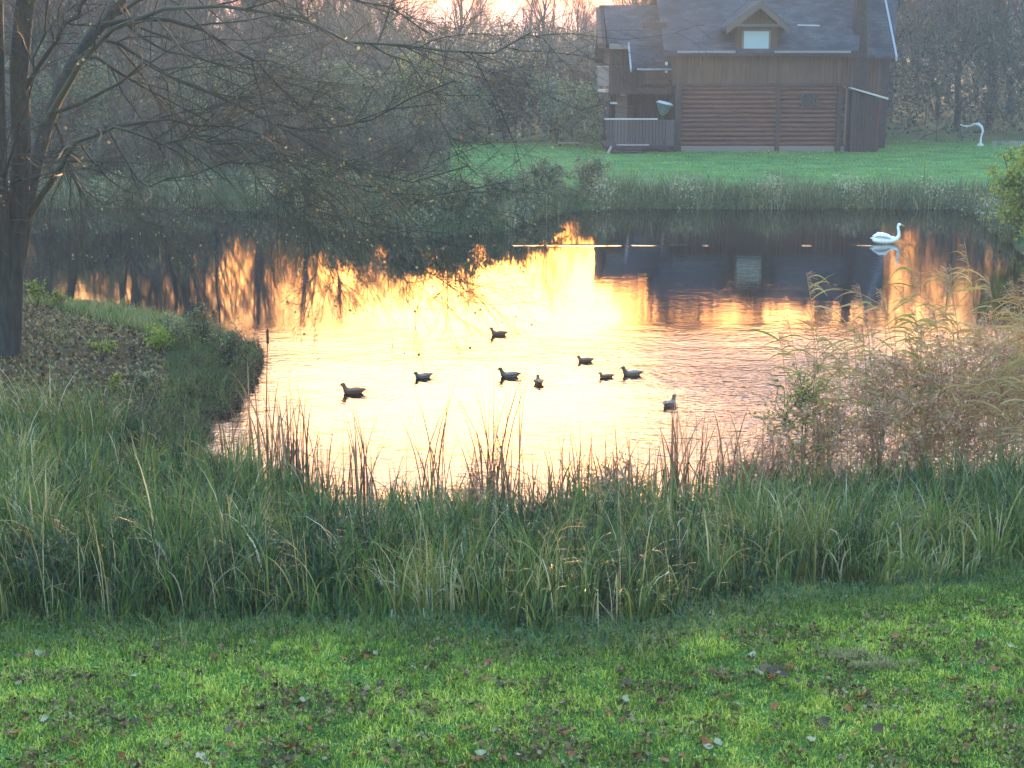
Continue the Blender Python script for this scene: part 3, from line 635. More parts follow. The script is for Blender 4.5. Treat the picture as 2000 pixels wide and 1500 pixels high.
# patio parasol: green with a pale top, tilted
pc = W(1296, 214, YF + 0.3)
par = empty('parasol', (pc.x, pc.y, HZ(284))); tag(par, 'tilted green parasol with pale top standing on the lower deck', 'parasol')
bm = BM(); cyl(bm, (0.1, 0, 0), (0.0, 0, pc.z - par.location.z), 0.03); bm_obj('pole', bm, M['post'], par)
bm = BM(); bmesh.ops.create_cone(bm, cap_ends=True, segments=12, radius1=0.14, radius2=0.50, depth=0.62, matrix=Matrix.Translation((0, 0, pc.z - par.location.z)) @ Matrix.Rotation(0.22, 4, 'Y')); bm_obj('canopy', bm, plain('green_cloth', (0.05, 0.13, 0.12)), par, bevel=0.03)
bm = BM(); bmesh.ops.create_cone(bm, cap_ends=True, segments=12, radius1=0.52, radius2=0.36, depth=0.12, matrix=Matrix.Translation((0.07, 0, pc.z - par.location.z + 0.37)) @ Matrix.Rotation(0.22, 4, 'Y')); bm_obj('canopy_top', bm, M['white'], par)
# pile of dark timber by the deck
gp = G(1226, 300, 0.3)
tp = empty('timber_pile', (gp.x, gp.y, 0.28)); tag(tp, 'low pile of dark timber lying on the lawn before the deck', 'timber pile')
for i, (a, b_, y_, z_) in enumerate([(-0.9, 0.85, 0, 0.09), (-0.8, 0.95, 0.22, 0.1), (-0.7, 0.7, 0.1, 0.26)]):
    bm = BM(); cyl(bm, (a, y_, z_), (b_, y_ + 0.05, z_ - 0.01), 0.1, 0.08, 8); bm_obj('beam', bm, M['post'], tp)
bm = BM(); cyl(bm, (-1.08, -0.05, 0.05), (-0.9, -0.02, 0.42), 0.09, 0.06, 8); bm_obj('beam', bm, plain('pale_beam', (0.28, 0.22, 0.22)), tp)
# garden bench left of the house
gp = G(1110, 286, 0.3)
bn = empty('garden_bench', (gp.x, gp.y, 0.28), 0.1); tag(bn, 'small pale garden bench on the lawn left of the log house', 'bench')
bm = BM()
for k in range(3): box(bm, -0.6, 0.6, -0.15 + k * 0.12, -0.06 + k * 0.12, 0.2, 0.24)
bm_obj('seat', bm, plain('bench_wood', (0.22, 0.24, 0.22)), bn)
for s in (-0.5, 0.5):
    bm = BM(); box(bm, s - 0.04, s + 0.04, -0.14, 0.16, 0, 0.2); bm_obj('leg', bm, M['post'], bn)
# white arched branch at the right of the lawn
YS = 90.5
pts = [W(a, b_, YS) for a, b_ in [(1915, 281), (1917, 266), (1921, 256), (1919, 248), (1913, 243), (1906, 243), (1899, 247), (1893, 248), (1887, 247), (1881, 244)]]
wb = empty('garden_sculpture', (pts[0].x, pts[0].y, 0.28)); tag(wb, 'white curling garden sculpture at the edge of the wood on the right', 'sculpture')
nb = NB(); P = np.array([[p - wb.location for p in pts]], float); P[0, :, 1] += np.linspace(0, 0.6, 10); tubes(nb, P, np.array([[.08, .05, .06, .09, .10, .08, .035, .06, .025, .035]]), 8, [0.5]); link('body', nb.mesh('body', True), plain('white_paint', (0.42, 0.44, 0.47)), wb)
bm = BM(); cyl(bm, (0, 0, 0), (0, 0, 0.14), 0.22, 0.16, 12); bm_obj('base', bm, M['white'], wb)
# low pale fence at the far right
a_, b2 = W(1938, 283, 90), W(2040, 284, 90)
fe = empty('low_fence', (a_.x, a_.y, 0.28)); tag(fe, 'low pale picket fence along the wood at the right edge', 'fence')
bm = BM(); box(bm, 0, b2.x - a_.x, -0.03, 0.03, 0.24, 0.28); bm_obj('rail', bm, plain('fence_rail', (0.14, 0.14, 0.14)), fe)
bm = BM()
for k in range(22):
    xx = (b2.x - a_.x) * k / 22
    if k in (2, 3, 6): continue
    box(bm, xx, xx + 0.09, -0.06, -0.033, 0.0, 0.33)
bm_obj('pickets', bm, plain('fence_pickets', (0.18, 0.18, 0.18)), fe)
# ------------------------------------------------------------------ birds
def remeshed(name, prims, vox, mat, parent, smooth_it=6):
    """one continuous body out of overlapping ellipsoids and tapering tubes"""
    bm = BM()
    for p in prims:
        if p[0] == 'e':
            _, c_, r_, rot = p
            bmesh.ops.create_uvsphere(bm, u_segments=20, v_segments=12, radius=1.0, matrix=Matrix.Translation(c_) @ Matrix.Rotation(rot, 4, 'Y') @ Matrix.Diagonal((*r_, 1)))
        else:
            _, pts, rr = p
            for a, b_, r0, r1 in zip(pts[:-1], pts[1:], rr[:-1], rr[1:]):
                cyl(bm, a, b_, r0, r1, 12)
                bmesh.ops.create_uvsphere(bm, u_segments=12, v_segments=8, radius=r1, matrix=Matrix.Translation(b_))
    me = bpy.data.meshes.new(name); bm.to_mesh(me); bm.free()
    tmp = bpy.data.objects.new('tmp', me); COL.objects.link(tmp)
    m = tmp.modifiers.new('r', 'REMESH'); m.mode = 'VOXEL'; m.voxel_size = vox
    s = tmp.modifiers.new('s', 'SMOOTH'); s.factor = 0.5; s.iterations = smooth_it
    dg = bpy.context.evaluated_depsgraph_get(); me2 = bpy.data.meshes.new_from_object(tmp.evaluated_get(dg)); me2.name = name
    bpy.data.objects.remove(tmp); me2.materials.clear()
    me2.polygons.foreach_set("use_smooth", np.ones(len(me2.polygons), bool))
    return link(name, me2, mat, parent)
def duck_mat(male):
    m, n, b, out = new_mat('drake_plumage' if male else 'duck_plumage')
    tc = n.nodes.new("ShaderNodeTexCoord"); sx = n.nodes.new("ShaderNodeSeparateXYZ"); n.links.new(tc.outputs["Object"], sx.inputs[0])
    no = n.nodes.new("ShaderNodeTexNoise"); no.inputs["Scale"].default_value = 45; n.links.new(tc.outputs["Object"], no.inputs[0])
    if male:
        mr = n.nodes.new("ShaderNodeMapRange"); mr.inputs[1].default_value = -0.28; mr.inputs[2].default_value = 0.28; n.links.new(sx.outputs[0], mr.inputs[0])
        rp = ramp(n, [(0.0, 0.22, 0.19, 0.17), (0.10, 0.015, 0.015, 0.015), (0.2, 0.12, 0.095, 0.085), (0.62, 0.15, 0.11, 0.10), (0.74, 0.10, 0.04, 0.025), (0.8, 0.02, 0.06, 0.04), (1.0, 0.01, 0.05, 0.035)], mr.outputs[0])
    else:
        rp = ramp(n, [(0.35, 0.08, 0.032, 0.016), (0.65, 0.20, 0.09, 0.05)], no.outputs[0])
    n.links.new(rp.outputs[0], b.inputs["Base Color"]); b.inputs["Roughness"].default_value = 0.7
    return m
DM = {True: duck_mat(True), False: duck_mat(False)}; M['bill'] = plain('bill', (0.35, 0.22, 0.05), 0.5)
def duck_parts(male, headup):
    t = empty('duck')
    hz = 0.222 if headup else 0.175; hx = 0.20 if headup else 0.185
    prims = [('e', (0, 0, 0.055), (0.215, 0.10, 0.078), 0.0), ('e', (0.09, 0, 0.06), (0.12, 0.095, 0.08), -0.2), ('e', (-0.15, 0, 0.085), (0.12, 0.065, 0.045), 0.25),
             ('t', [(-0.18, 0, 0.09), (-0.28, 0, 0.115)], [0.045, 0.014]),
             ('t', [(0.14, 0, 0.08), (hx - 0.01, 0, hz - 0.05), (hx, 0, hz)], [0.07, 0.044, 0.042]), ('e', (hx + 0.012, 0, hz), (0.060, 0.042, 0.048), 0.0)]
    remeshed('body', prims, 0.009, DM[male], t)
    bm = BM(); hexa(bm, [(hx + .05, -.016, hz - .018), (hx + .115, -.018, hz - .026), (hx + .115, .018, hz - .026), (hx + .05, .016, hz - .018)], [(hx + .05, -.013, hz + .01), (hx + .112, -.016, hz - .016), (hx + .112, .016, hz - .016), (hx + .05, .013, hz + .01)])
    bm_obj('bill', bm, M['bill'], t, bevel=0.003)
    for s in (-1, 1):
        nb = NB(); P = np.array([[(0.10, s * 0.078, 0.085), (0.0, s * 0.098, 0.095), (-0.10, s * 0.085, 0.105), (-0.20, s * 0.045, 0.12)]]); tubes(nb, P, np.array([[0.02, 0.036, 0.03, 0.008]]), 8, [0.5]); link('wing', nb.mesh('wing', True), DM[male], t)
    return t
def copy_thing(o):
    c_ = o.copy(); COL.objects.link(c_)
    for ch in o.children:
        d = ch.copy(); COL.objects.link(d); d.parent = c_
        for g_ in ch.children:
            e_ = g_.copy(); COL.objects.link(e_); e_.parent = d
    return c_
dp = {}
ducks = [(690, 771, 182, 0, 1, 1.0, 'dark brown duck with its head up, leftmost of the ducks on the bright water'),
         (826, 741, 205, 1, 0, 0.86, 'pale grey drake turned slightly away, second duck from the left'),
         (995, 739, 178, 1, 1, 0.95, 'grey flanked drake right above the tallest cattail stems'),
         (1052, 752, 95, 0, 0, 0.9, 'small dark duck seen end on, between the drake and the brown pair'),
         (1143, 709, 180, 0, 0, 0.78, 'brown duck with head drawn in, higher than the pair to its right'),
         (1184, 740, 184, 0, 0, 0.68, 'smallest brown duck, directly left of the rightmost grey drake'),
         (1234, 736, 180, 1, 1, 0.92, 'grey flanked drake in front of the smallest brown duck, facing left'),
         (1308, 795, 55, 1, 1, 0.9, 'drake seen from behind with striped back, nearest the reeds on the right'),
         (974, 657, 180, 0, 1, 0.88, 'brown duck farthest out, alone near the edge of the glare')]
for px, py, rz, male, up, s, lab in ducks:
    key = (male, up)
    if key not in dp: dp[key] = t = duck_parts(bool(male), bool(up))
    else: t = copy_thing(dp[key])
    p = G(px, py - 3); t.location = (p.x, p.y, -0.01); t.rotation_euler = (0, 0, R(rz)); s *= 0.9; t.scale = (s, s, s * 0.9); tag(t, lab, 'duck', 'ducks on the pond')
# swan
sw = empty('swan'); p = G(1727, 475); sw.location = (p.x, p.y, -0.01); sw.scale = (0.9, 0.9, 0.9); tag(sw, 'white swan with upright neck swimming right on the dark water', 'swan')
M['swan'] = plain('white_feathers', (0.8, 0.82, 0.85), 0.7)
remeshed('body', [('e', (0, 0, 0.12), (0.44, 0.20, 0.15), 0.0), ('e', (-0.06, 0, 0.24), (0.31, 0.19, 0.15), 0.08), ('e', (0.22, 0, 0.14), (0.22, 0.17, 0.14), 0.0), ('t', [(-0.3, 0, 0.18), (-0.52, 0, 0.2)], [0.09, 0.02]),
                  ('t', [(0.30, 0, 0.13), (0.44, 0, 0.17), (0.52, 0, 0.28), (0.51, 0, 0.42), (0.475, 0, 0.56), (0.47, 0, 0.66), (0.50, 0, 0.705)], [0.11, 0.075, 0.06, 0.052, 0.048, 0.045, 0.046]), ('e', (0.525, 0, 0.70), (0.075, 0.045, 0.048), 0.35)], 0.018, M['swan'], sw)
for s in (-1, 1):
    nb = NB(); P = np.array([[(0.2, s * 0.15, 0.2), (0.0, s * 0.19, 0.30), (-0.2, s * 0.16, 0.33), (-0.42, s * 0.08, 0.26)]]); tubes(nb, P, np.array([[0.04, 0.08, 0.07, 0.015]]), 10, [0.5]); link('wing', nb.mesh('wing', True), M['swan'], sw)
bm = BM(); cyl(bm, (0.57, 0, 0.69), (0.70, 0, 0.63), 0.032, 0.016, 8); bm_obj('bill', bm, plain('swan_bill', (0.55, 0.2, 0.03), 0.5), sw)

# ------------------------------------------------------------------ big willow on the spit (traced limbs given real depth)
def traced(pts):
    """pts: (px, py, depth Y) -> world polyline, resampled smooth"""
    P = np.array([W(*q) for q in pts], float); n_ = len(P); K = 12
    t = np.linspace(0, n_ - 1, K); o = np.empty((K, 3))
    for j, tt in enumerate(t):
        i = min(int(tt), n_ - 2); f_ = tt - i
        p0 = P[max(i - 1, 0)]; p1 = P[i]; p2 = P[i + 1]; p3 = P[min(i + 2, n_ - 1)]
        o[j] = 0.5 * ((2 * p1) + (-p0 + p2) * f_ + (2 * p0 - 5 * p1 + 4 * p2 - p3) * f_ ** 2 + (-p0 + 3 * p1 - 3 * p2 + p3) * f_ ** 3)
    return o
YT = 28.5
stems = [([(14, 742, 28.4), (16, 640, 28.5), (20, 560, 28.5)], .27, .24),
         ([(8, 600, 28.5), (-4, 420, 28.3), (-10, 200, 28.1), (-14, -80, 28)], .23, .16),
         ([(22, 580, 28.5), (34, 420, 28.6), (42, 300, 28.6), (38, 120, 28.5), (60, -80, 28.4)], .20, .16),
         ([(28, 560, 28.6), (48, 440, 28.9), (68, 330, 29.2), (100, 220, 29.5), (150, 110, 29.8), (215, 30, 30), (270, -60, 30)], .14, .10)]
limbs = [([(50, 430, 28.9), (110, 340, 28.2), (160, 285, 27.7), (210, 250, 27.4), (280, 262, 27.2), (360, 272, 27), (440, 280, 26.8), (520, 300, 26.5)], .09, .028),
         ([(90, 240, 29.4), (150, 130, 29), (210, 60, 28.5), (300, 20, 28), (400, 0, 27.6), (480, 8, 27.3), (570, 30, 27), (640, 62, 26.8), (720, 84, 26.5), (800, 98, 26.3), (880, 102, 26), (980, 92, 26), (1050, 60, 26)], .085, .016),
         ([(200, 50, 28.8), (270, 38, 28.4), (340, 42, 28), (420, 70, 27.7), (480, 105, 27.5), (530, 150, 27.3), (580, 200, 27), (640, 245, 26.8), (720, 235, 26.5), (800, 190, 26.3), (880, 160, 26.1)], .07, .014),
         ([(150, 120, 29.6), (200, 70, 29.8), (240, 90, 30), (300, 125, 30), (370, 170, 29.8), (430, 190, 29.5), (500, 225, 29.3), (570, 252, 29), (660, 250, 28.6), (750, 215, 28.2), (850, 200, 28)], .07, .014),
         ([(100, 222, 29.4), (160, 186, 29), (250, 140, 28.5), (300, 120, 28), (340, 160, 27.5), (420, 190, 27), (520, 230, 26.6), (600, 280, 26.2), (700, 330, 26), (800, 350, 25.8), (920, 330, 25.7)], .05, .012),
         ([(210, 250, 27.4), (250, 330, 27), (280, 358, 26.8), (320, 355, 26.6), (380, 330, 26.4), (440, 318, 26.2), (520, 330, 26), (620, 380, 25.6), (680, 460, 25.2), (700, 520, 25)], .035, .010),
         ([(205, 250, 27.45), (300, 235, 27.3), (370, 235, 27), (450, 250, 26.8), (550, 300, 26.4), (640, 380, 26), (740, 470, 25.6), (830, 530, 25.2), (900, 575, 25)], .045, .009),
         ([(400, 285, 27), (480, 340, 26.5), (560, 390, 26), (620, 470, 25.6), (650, 560, 25.3)], .032, .008),
         ([(160, 285, 27.7), (230, 360, 27.4), (270, 420, 27.2), (340, 480, 27), (400, 545, 26.8)], .028, .007),
         ([(100, 220, 29.5), (140, 330, 30.2), (180, 380, 30.6), (260, 400, 30.8), (340, 420, 31), (430, 400, 31)], .045, .012),
         ([(150, 112, 29.8), (200, 115, 30), (260, 160, 30.5), (360, 220, 31), (480, 280, 31.3), (620, 340, 31.4), (760, 380, 31.5), (900, 370, 31.6), (1020, 350, 31.8)], .06, .012),
         ([(215, 30, 30), (270, 0, 29.9), (380, -30, 29.5), (520, -40, 29), (660, -20, 28.5), (760, 20, 28.2), (830, 60, 28)], .06, .014),
         ([(620, 60, 27), (560, 10, 27), (500, -30, 27)], .03, .02),
         ([(440, 280, 26.8), (520, 330, 26.2), (590, 410, 25.8), (620, 500, 25.5), (610, 590, 25.4)], .028, .006),
         ([(520, 300, 26.5), (620, 330, 26), (700, 390, 25.6), (760, 480, 25.2), (800, 560, 25)], .028, .006),
         ([(600, 280, 26.2), (720, 340, 25.8), (820, 440, 25.2), (870, 500, 24.9), (900, 545, 24.8)], .028, .006),
         ([(720, 84, 26.5), (820, 150, 26.3), (880, 250, 26.2), (900, 350, 26.2), (960, 420, 26)], .026, .006),
         ([(480, 280, 31.3), (560, 360, 31), (640, 420, 30.6), (760, 450, 30.2), (880, 470, 30)], .028, .006),
         ([(-4, 420, 28.3), (30, 300, 27.6), (60, 180, 27), (90, 60, 26.6), (100, -60, 26.4)], .05, .02),
         ([(38, 180, 28.5), (120, 60, 28), (190, -40, 27.6)], .08, .05)]
wt = empty('willow_tree', tuple(W(14, 742, 28.4))); tag(wt, 'large dark many stemmed willow leaning over the pond from the left spit', 'tree')
tn, cn, ln = NB(), NB(), NB()
off = np.array(wt.location)
for pts, ra, rb in stems:
    P = traced(pts)[None] - off; P[:, 0] -= 0; tubes(tn, P, np.linspace(ra, rb, 12)[None], 12, [0.5])
LP, LR = [], []
for pts, ra, rb in limbs:
    P = traced(pts) - off; LP.append(P); LR.append(np.linspace(ra, rb, 12))
LP = np.array(LP); LR = np.array(LR)
LR = LR * (0.85 - 0.35 * np.sin(np.linspace(0, 1, 12) * math.pi) ** 0.7)[None]; jig = rng.normal(0, 0.055, LP.shape); jig[:, 0] = 0; LP = LP + jig
tubes(cn, LP, LR, 8, rng.random(len(LP)))
P2, q2, _ = spawn(LP, LR, 22, 0.12, 1.0, 0.75, 0.36, 7, (0.07, -0.02, -0.07), 0.16); R2 = taper(np.clip(q2, 0.007, 0.03), 7, 0.3); tubes(cn, P2, R2, 5, rng.random(len(P2)))
P3, q3, _ = spawn(P2, R2, 7, 0.1, 1.0, 0.6, 0.62, 6, (0.06, -0.02, -0.09), 0.12); R3 = taper(np.clip(q3, 0.0038, 0.008), 6, 0.5); tubes(cn, P3, R3, 3, rng.random(len(P3)))
P4, q4, L4 = spawn(P3, R3, 5, 0.1, 1.0, 0.55, 0.75, 5, (0.05, -0.02, -0.07), 0.09); keepm = L4 > 0.08; P4 = P4[keepm]; R4 = np.full((len(P4), 5), 0.0022); ribbons(cn, P4, nrm(rng.normal(size=(len(P4), 3))), R4 * 2, rng.random(len(P4)))
# twigs that reach into the ground or far below the water line are dropped by nature of the bank: leaves only
C = P4.reshape(-1, 3); C = C[rng.integers(0, len(C), 1000)] + rng.normal(0, 0.04, (1000, 3)); leafcards(ln, C, 0.055, hang=0.6)
# thin hanging ivy and twigs on the main stems
SP = np.array([traced(p[0]) - off for p in stems[1:]]); SR = np.full((3, 12), 0.1)
P5, q5, _ = spawn(SP, SR, 60, 0.1, 1.0, 0.8, 0.16, 6, (0, -0.05, -0.3), 0.16); tubes(cn, P5, np.full((len(P5), 6), 0.006), 3, rng.random(len(P5)))
link('trunk', tn.mesh('trunk', True), M['bark'], wt); cr = link('crown', cn.mesh('crown'), M['twig'], wt)
link('leaves', ln.mesh('leaves'), M['shrubleaf'], cr)

# ------------------------------------------------------------------ shrubs and trees on the far left shore
def shrub(name, px, pyb, Yb, hgt, wid, seed, leafmat, nleaf, lsize, label, cat, group, twig='fartwig', stems_=9, z=None, low=0.15, st=0.012):
    global rng
    keep = rng; rng = np.random.default_rng(seed)
    x = (px - 1000) / F * Yb
    base = float(gz(np.array([x]), np.array([Yb]))[0]) if z is None else z
    t = empty(name, (x, Yb, max(base, -0.05))); tn_, cn_, lf_ = NB(), NB(), NB()
    az = rng.uniform(0, 6.28, stems_); ln_ = rng.uniform(0.1, 0.75, stems_)
    d = np.stack([np.cos(az) * ln_ * wid / hgt, np.sin(az) * ln_ * wid / hgt, np.ones(stems_)], -1)
    K = 7; P = np.stack([d * (k / (K - 1)) * hgt * np.array([1, 1, 1]) * rng.uniform(0.7, 1.0, (stems_, 1)) for k in range(K)], 1)
    P[:, :, :2] *= (0.5 + 0.5 * np.linspace(0, 1, K))[None, :, None]
    P += rng.normal(0, 0.03 * hgt / 3, P.shape) * np.linspace(0, 1, K)[None, :, None]
    r_ = taper(np.full(stems_, st * hgt), K, 0.3); tubes(tn_, P, r_, 5, rng.random(stems_))
    P1, q1, _ = spawn(P, r_, 12, low, 1.0, 0.75, 0.45, 5, (0, 0, -0.02), 0.12); R1 = taper(q1, 5); tubes(cn_, P1, R1, 3, rng.random(len(P1)))
    P2_, q2_, _ = spawn(P1, R1, 7, 0.2, 1.0, 0.7, 0.6, 4, (0, 0, -0.05), 0.12); ribbons(cn_, P2_, nrm(rng.normal(size=(len(P2_), 3))), np.full((len(P2_), 4), 0.004 * hgt + 0.002), rng.random(len(P2_)))
    link('stems', tn_.mesh('stems'), M[twig], t)
    cc = link('twigs', cn_.mesh('twigs'), M[twig], t)
    if nleaf:
        C = P2_.reshape(-1, 3); C = C[rng.integers(0, len(C), nleaf)] + rng.normal(0, 0.05 * wid, (nleaf, 3)); C[:, 2] = np.maximum(C[:, 2], 0.02)
        cl = (np.sin(C[:, 0] * 3.1 + seed) * np.sin(C[:, 2] * 3.7) * np.cos(C[:, 1] * 2.9) * 0.35 + rng.random(nleaf)).clip(0, 1)
        leafcards(lf_, C, lsize, cl); link('foliage', lf_.mesh('foliage'), M[leafmat], t)
    tag(t, label, cat, group); rng = keep
    return t
SH = [ # px, baseY depth, h, w, leafmat, n, size, label
    (985, 0, 96, 4.7, 4.2, 'brownleaf', 9000, 0.17, 'dark brown leaved bush with a few yellow leaves, left of the deck', 'bush'),
    (1085, 0, 92, 3.6, 2.4, 'shrubleaf', 4500, 0.15, 'silvery green bush just left of the log house deck', 'bush'),
    (1140, 0, 89, 3.4, 1.9, 'shrubleaf', 3800, 0.14, 'pale leafy bush touching the left end of the house deck', 'bush'),
    (905, 0, 93, 3.6, 3.4, 'shrubleaf', 5000, 0.15, 'grey green bush left of the dark brown leaved bush', 'bush'),
    (830, 0, 97, 4.9, 3.6, 'yellowleaf', 2600, 0.15, 'tall bush with yellowing leaves behind the drooping willow tips', 'bush'),
    (750, 0, 90, 4.2, 3.4, 'shrubleaf', 5500, 0.15, 'wide green bush beyond the far shore under the willow branches', 'bush'),
    (655, 0, 88, 4.6, 3.4, 'shrubleaf', 5500, 0.15, 'dense bush beyond the right end of the pale grass strip', 'bush'),
    (1062, 0, 60.5, 1.5, 1.6, 'shrubleaf', 4200, 0.10, 'low bush hanging over the water at the corner of the far bank', 'bush'),
    (985, 0, 56.5, 1.45, 2.1, 'shrubleaf', 4200, 0.10, 'low spreading bush at the waterline below the dark brown bush', 'bush'),
    (890, 0, 54.5, 1.5, 2.2, 'shrubleaf', 4200, 0.10, 'low dark bush with drooping leaves at the waterline, left of the spreading one', 'bush'),
    (790, 0, 54.2, 1.6, 2.2, 'shrubleaf', 4200, 0.10, 'low bush at the waterline behind the willow branch tips', 'bush'),
    (690, 0, 56.5, 1.5, 2.2, 'shrubleaf', 4200, 0.10, 'low bush at the waterline, second from the left on the far shore', 'bush'),
    (600, 0, 59.5, 1.5, 2.2, 'shrubleaf', 4200, 0.10, 'leftmost low bush at the waterline of the far shore', 'bush'),
    (1150, 0, 62.5, 1.6, 1.1, 'shrubleaf', 2600, 0.09, 'slender grey green bush rising from the bank in front of the bench', 'bush'),
    (560, 0, 92, 5.0, 3.2, 'shrubleaf', 5200, 0.16, 'green bush beyond the pale grass strip', 'bush'),
    (460, 0, 86, 4.6, 3.2, 'shrubleaf', 5200, 0.16, 'green bush seen through the middle of the willow crown', 'bush'),
    (350, 0, 80, 5.2, 3.4, 'shrubleaf', 5200, 0.16, 'green bush behind the willow limbs, beyond the far left shore', 'bush'),
    (240, 0, 76, 5.0, 3.4, 'shrubleaf', 5200, 0.16, 'second green bush right of the willow stems, beyond the pond', 'bush'),
    (130, 0, 72, 5.0, 3.2, 'shrubleaf', 5200, 0.16, 'green bush just right of the willow stems, beyond the pond', 'bush')]
for i, (px, _, Yb, h, w_, lm, nlf, ls, lab, cat) in enumerate(SH):
    shrub('bush', px, 0, Yb, h, w_, 100 + i, lm, nlf, ls, lab, cat, 'bushes along the far shore')
rq = random.Random(4); wds = ['leftmost', 'second', 'third', 'fourth', 'fifth', 'sixth', 'seventh', 'eighth', 'ninth', 'tenth', 'eleventh', 'twelfth', 'thirteenth', 'fourteenth', 'fifteenth', 'sixteenth']
for i in range(16):
    px = -20 + i * 58 + rq.uniform(-12, 12); Yb = (66, 73, 69, 78)[i % 4] + rq.uniform(-1.5, 1.5)
    if 330 < px < 560: Yb += 8
    shrub('bush', px, 0, Yb, (rq.uniform(2.6, 3.6) if px < 420 else rq.uniform(1.9, 2.6)), 2.3, 170 + i, 'thicket', 2600, 0.12, 'low grey brown scrub on the far left shore, %s%s' % (wds[i], '' if i == 0 else ' from the left'), 'bush', 'bushes along the far shore')
shrub('willow_bush', 1995, 0, 49.5, 2.9, 1.3, 150, 'yellowleaf', 5200, 0.11, 'yellow green willow bush overhanging the water at the right edge', 'bush', None)

# far bank growth (reeds, nettles, grasses) along the waterline
def along(n_, x0, x1, ya, yb, smin, smax):
    out_ = np.zeros((0, 2))
    while len(out_) < n_:
        x = rng.uniform(x0, x1, n_ * 2); y = rng.uniform(ya, yb, n_ * 2); s = sdist(x, y); k = (s > smin) & (s < smax)
        out_ = np.concatenate([out_, np.stack([x[k], y[k]], -1)])
    return out_[:n_]
def roots(xy, sink=0.02): return np.concatenate([xy, (gz(xy[:, 0], xy[:, 1]) - sink)[:, None]], 1)
nb = NB()
xy = along(26000, -20, 24, 50, 72, -0.25, 4.2); r = roots(xy, 0.0); r[:, 2] = np.maximum(r[:, 2], -0.1)
s = sdist(xy[:, 0], xy[:, 1]); clump = (fnoise(xy[:, 0], xy[:, 1], 0.8, 61) * 2.2 - 0.5).clip(0, 1.3)
h = (0.3 + 1.15 * clump * rng.random(len(xy))) * (1 - 0.35 * sm(2.5, 4.2, s))
blades(nb, r, h, np.full(len(xy), 0.028), 4, (0.1, 0.9), (0.25 + 0.5 * clump * rng.random(len(xy)) + 0.3 * rng.random(len(xy)) * (s < 1.5)).clip(0, 1))
xy2 = along(16000, -20, 24, 50, 72, -0.3, 3.0); r2 = roots(xy2); cl2 = 0.5 + 0.5 * np.sin(xy2[:, 0] * 1.9 + 1)
r2[:, 2] = np.maximum(r2[:, 2], 0) + rng.random(len(xy2)) ** 1.3 * (0.4 + 0.7 * cl2)
leafcards(nb, r2, 0.11, (cl2 * 0.7 + 0.4 * rng.random(len(xy2))).clip(0, 1))
q = along(40000, -34, -2, 64, 98, 1.0, 60); q = q[q[:, 0] < -0.04 * q[:, 1]]; hq = rng.uniform(0.2, 0.9, len(q)) * (0.4 + 1.2 * fnoise(q[:, 0], q[:, 1], 0.5, 71)); blades(nb, roots(q), hq, np.full(len(q), 0.04), 4, (0.2, 1.3), (rng.random(len(q)) * 0.8))
tag(link('bank_growth', nb.mesh('bank_growth'), M['farbank'], None), 'rough grass and nettles fringing the far bank and filling its left side', 'bank growth', kind='stuff')
# far lawn grass
nb = NB(); N = 50000
xy = along(N, -26, 34, 57, 95, 2.5, 60); xy = xy[(xy[:, 0] > -0.045 * xy[:, 1]) | (xy[:, 1] < 66)]; N = len(xy); blades(nb, roots(xy), rng.uniform(0.03, 0.13, N), np.full(N, 0.035), 3, (0.1, 0.8), (fnoise(xy[:, 0], xy[:, 1], 0.5, 501) * 0.9 - 0.1 + rng.normal(0, 0.15, N)).clip(0, 1))
tag(link('far_lawn_grass', nb.mesh('far_lawn_grass'), M['grass'], None), 'short green grass of the lawn around the log house', 'grass', kind='stuff')

# ------------------------------------------------------------------ left spit: litter, herbs, dark bank
nb = NB(); N = 16000
xy = along(N, -14, -4.6, 22.5, 37, 0.0, 6); r = roots(xy, 0); r[:, 2] += 0.012 + 0.02 * rng.random(N); leafcards(nb, r, 0.085)
tag(link('leaf_litter', nb.mesh('leaf_litter'), M['litter'], None), 'brown fallen leaves carpeting the spit below the willow', 'leaf litter', kind='stuff')
nb = NB()
def region(n_, poly_px, z=0.6):
    """random ground points inside a photograph-space outline"""
    pg = np.array([tuple(G(a, b_, z))[:2] for a, b_ in poly_px]); lo, hi = pg.min(0), pg.max(0); out_ = np.zeros((0, 2))
    while len(out_) < n_:
        q = rng.uniform(lo, hi, (n_ * 2, 2)); ins = np.zeros(len(q), bool)
        for i in range(len(pg)):
            a, b_ = pg[i], pg[(i + 1) % len(pg)]
            ins ^= ((a[1] > q[:, 1]) != (b_[1] > q[:, 1])) & (q[:, 0] < (b_[0] - a[0]) * (q[:, 1] - a[1]) / (b_[1] - a[1] + 1e-12) + a[0])
        out_ = np.concatenate([out_, q[ins]])
    return out_[:n_]
q = region(7000, [(30, 602), (200, 596), (330, 610), (430, 650), (390, 680), (250, 640), (120, 618)], 0.5); blades(nb, roots(q), rng.uniform(0.12, 0.4, len(q)), rng.uniform(0.006, 0.014, len(q)), 4, (0.1, 1.0), rng.uniform(0.3, 1.0, len(q)))
q = region(5500, [(330, 640), (440, 660), (492, 700), (470, 752), (400, 790), (330, 760)], 0.3); r = roots(q); hh_ = rng.uniform(0.1, 0.42, len(q)); blades(nb, r, hh_, rng.uniform(0.006, 0.014, len(q)), 4, (0.2, 1.3), rng.uniform(0.0, 0.4, len(q)))
q = along(9000, -12, -4.8, 23.5, 36.5, 0.0, 5); k = fnoise(q[:, 0], q[:, 1], 1.3, 88) + 0.25 * sm(2.4, 0.3, sdist(q[:, 0], q[:, 1])) > 0.63; q = q[k]; blades(nb, roots(q), rng.uniform(0.08, 0.36, len(q)), rng.uniform(0.006, 0.013, len(q)), 5, (0.3, 1.6), rng.uniform(0.1, 1.0, len(q)))
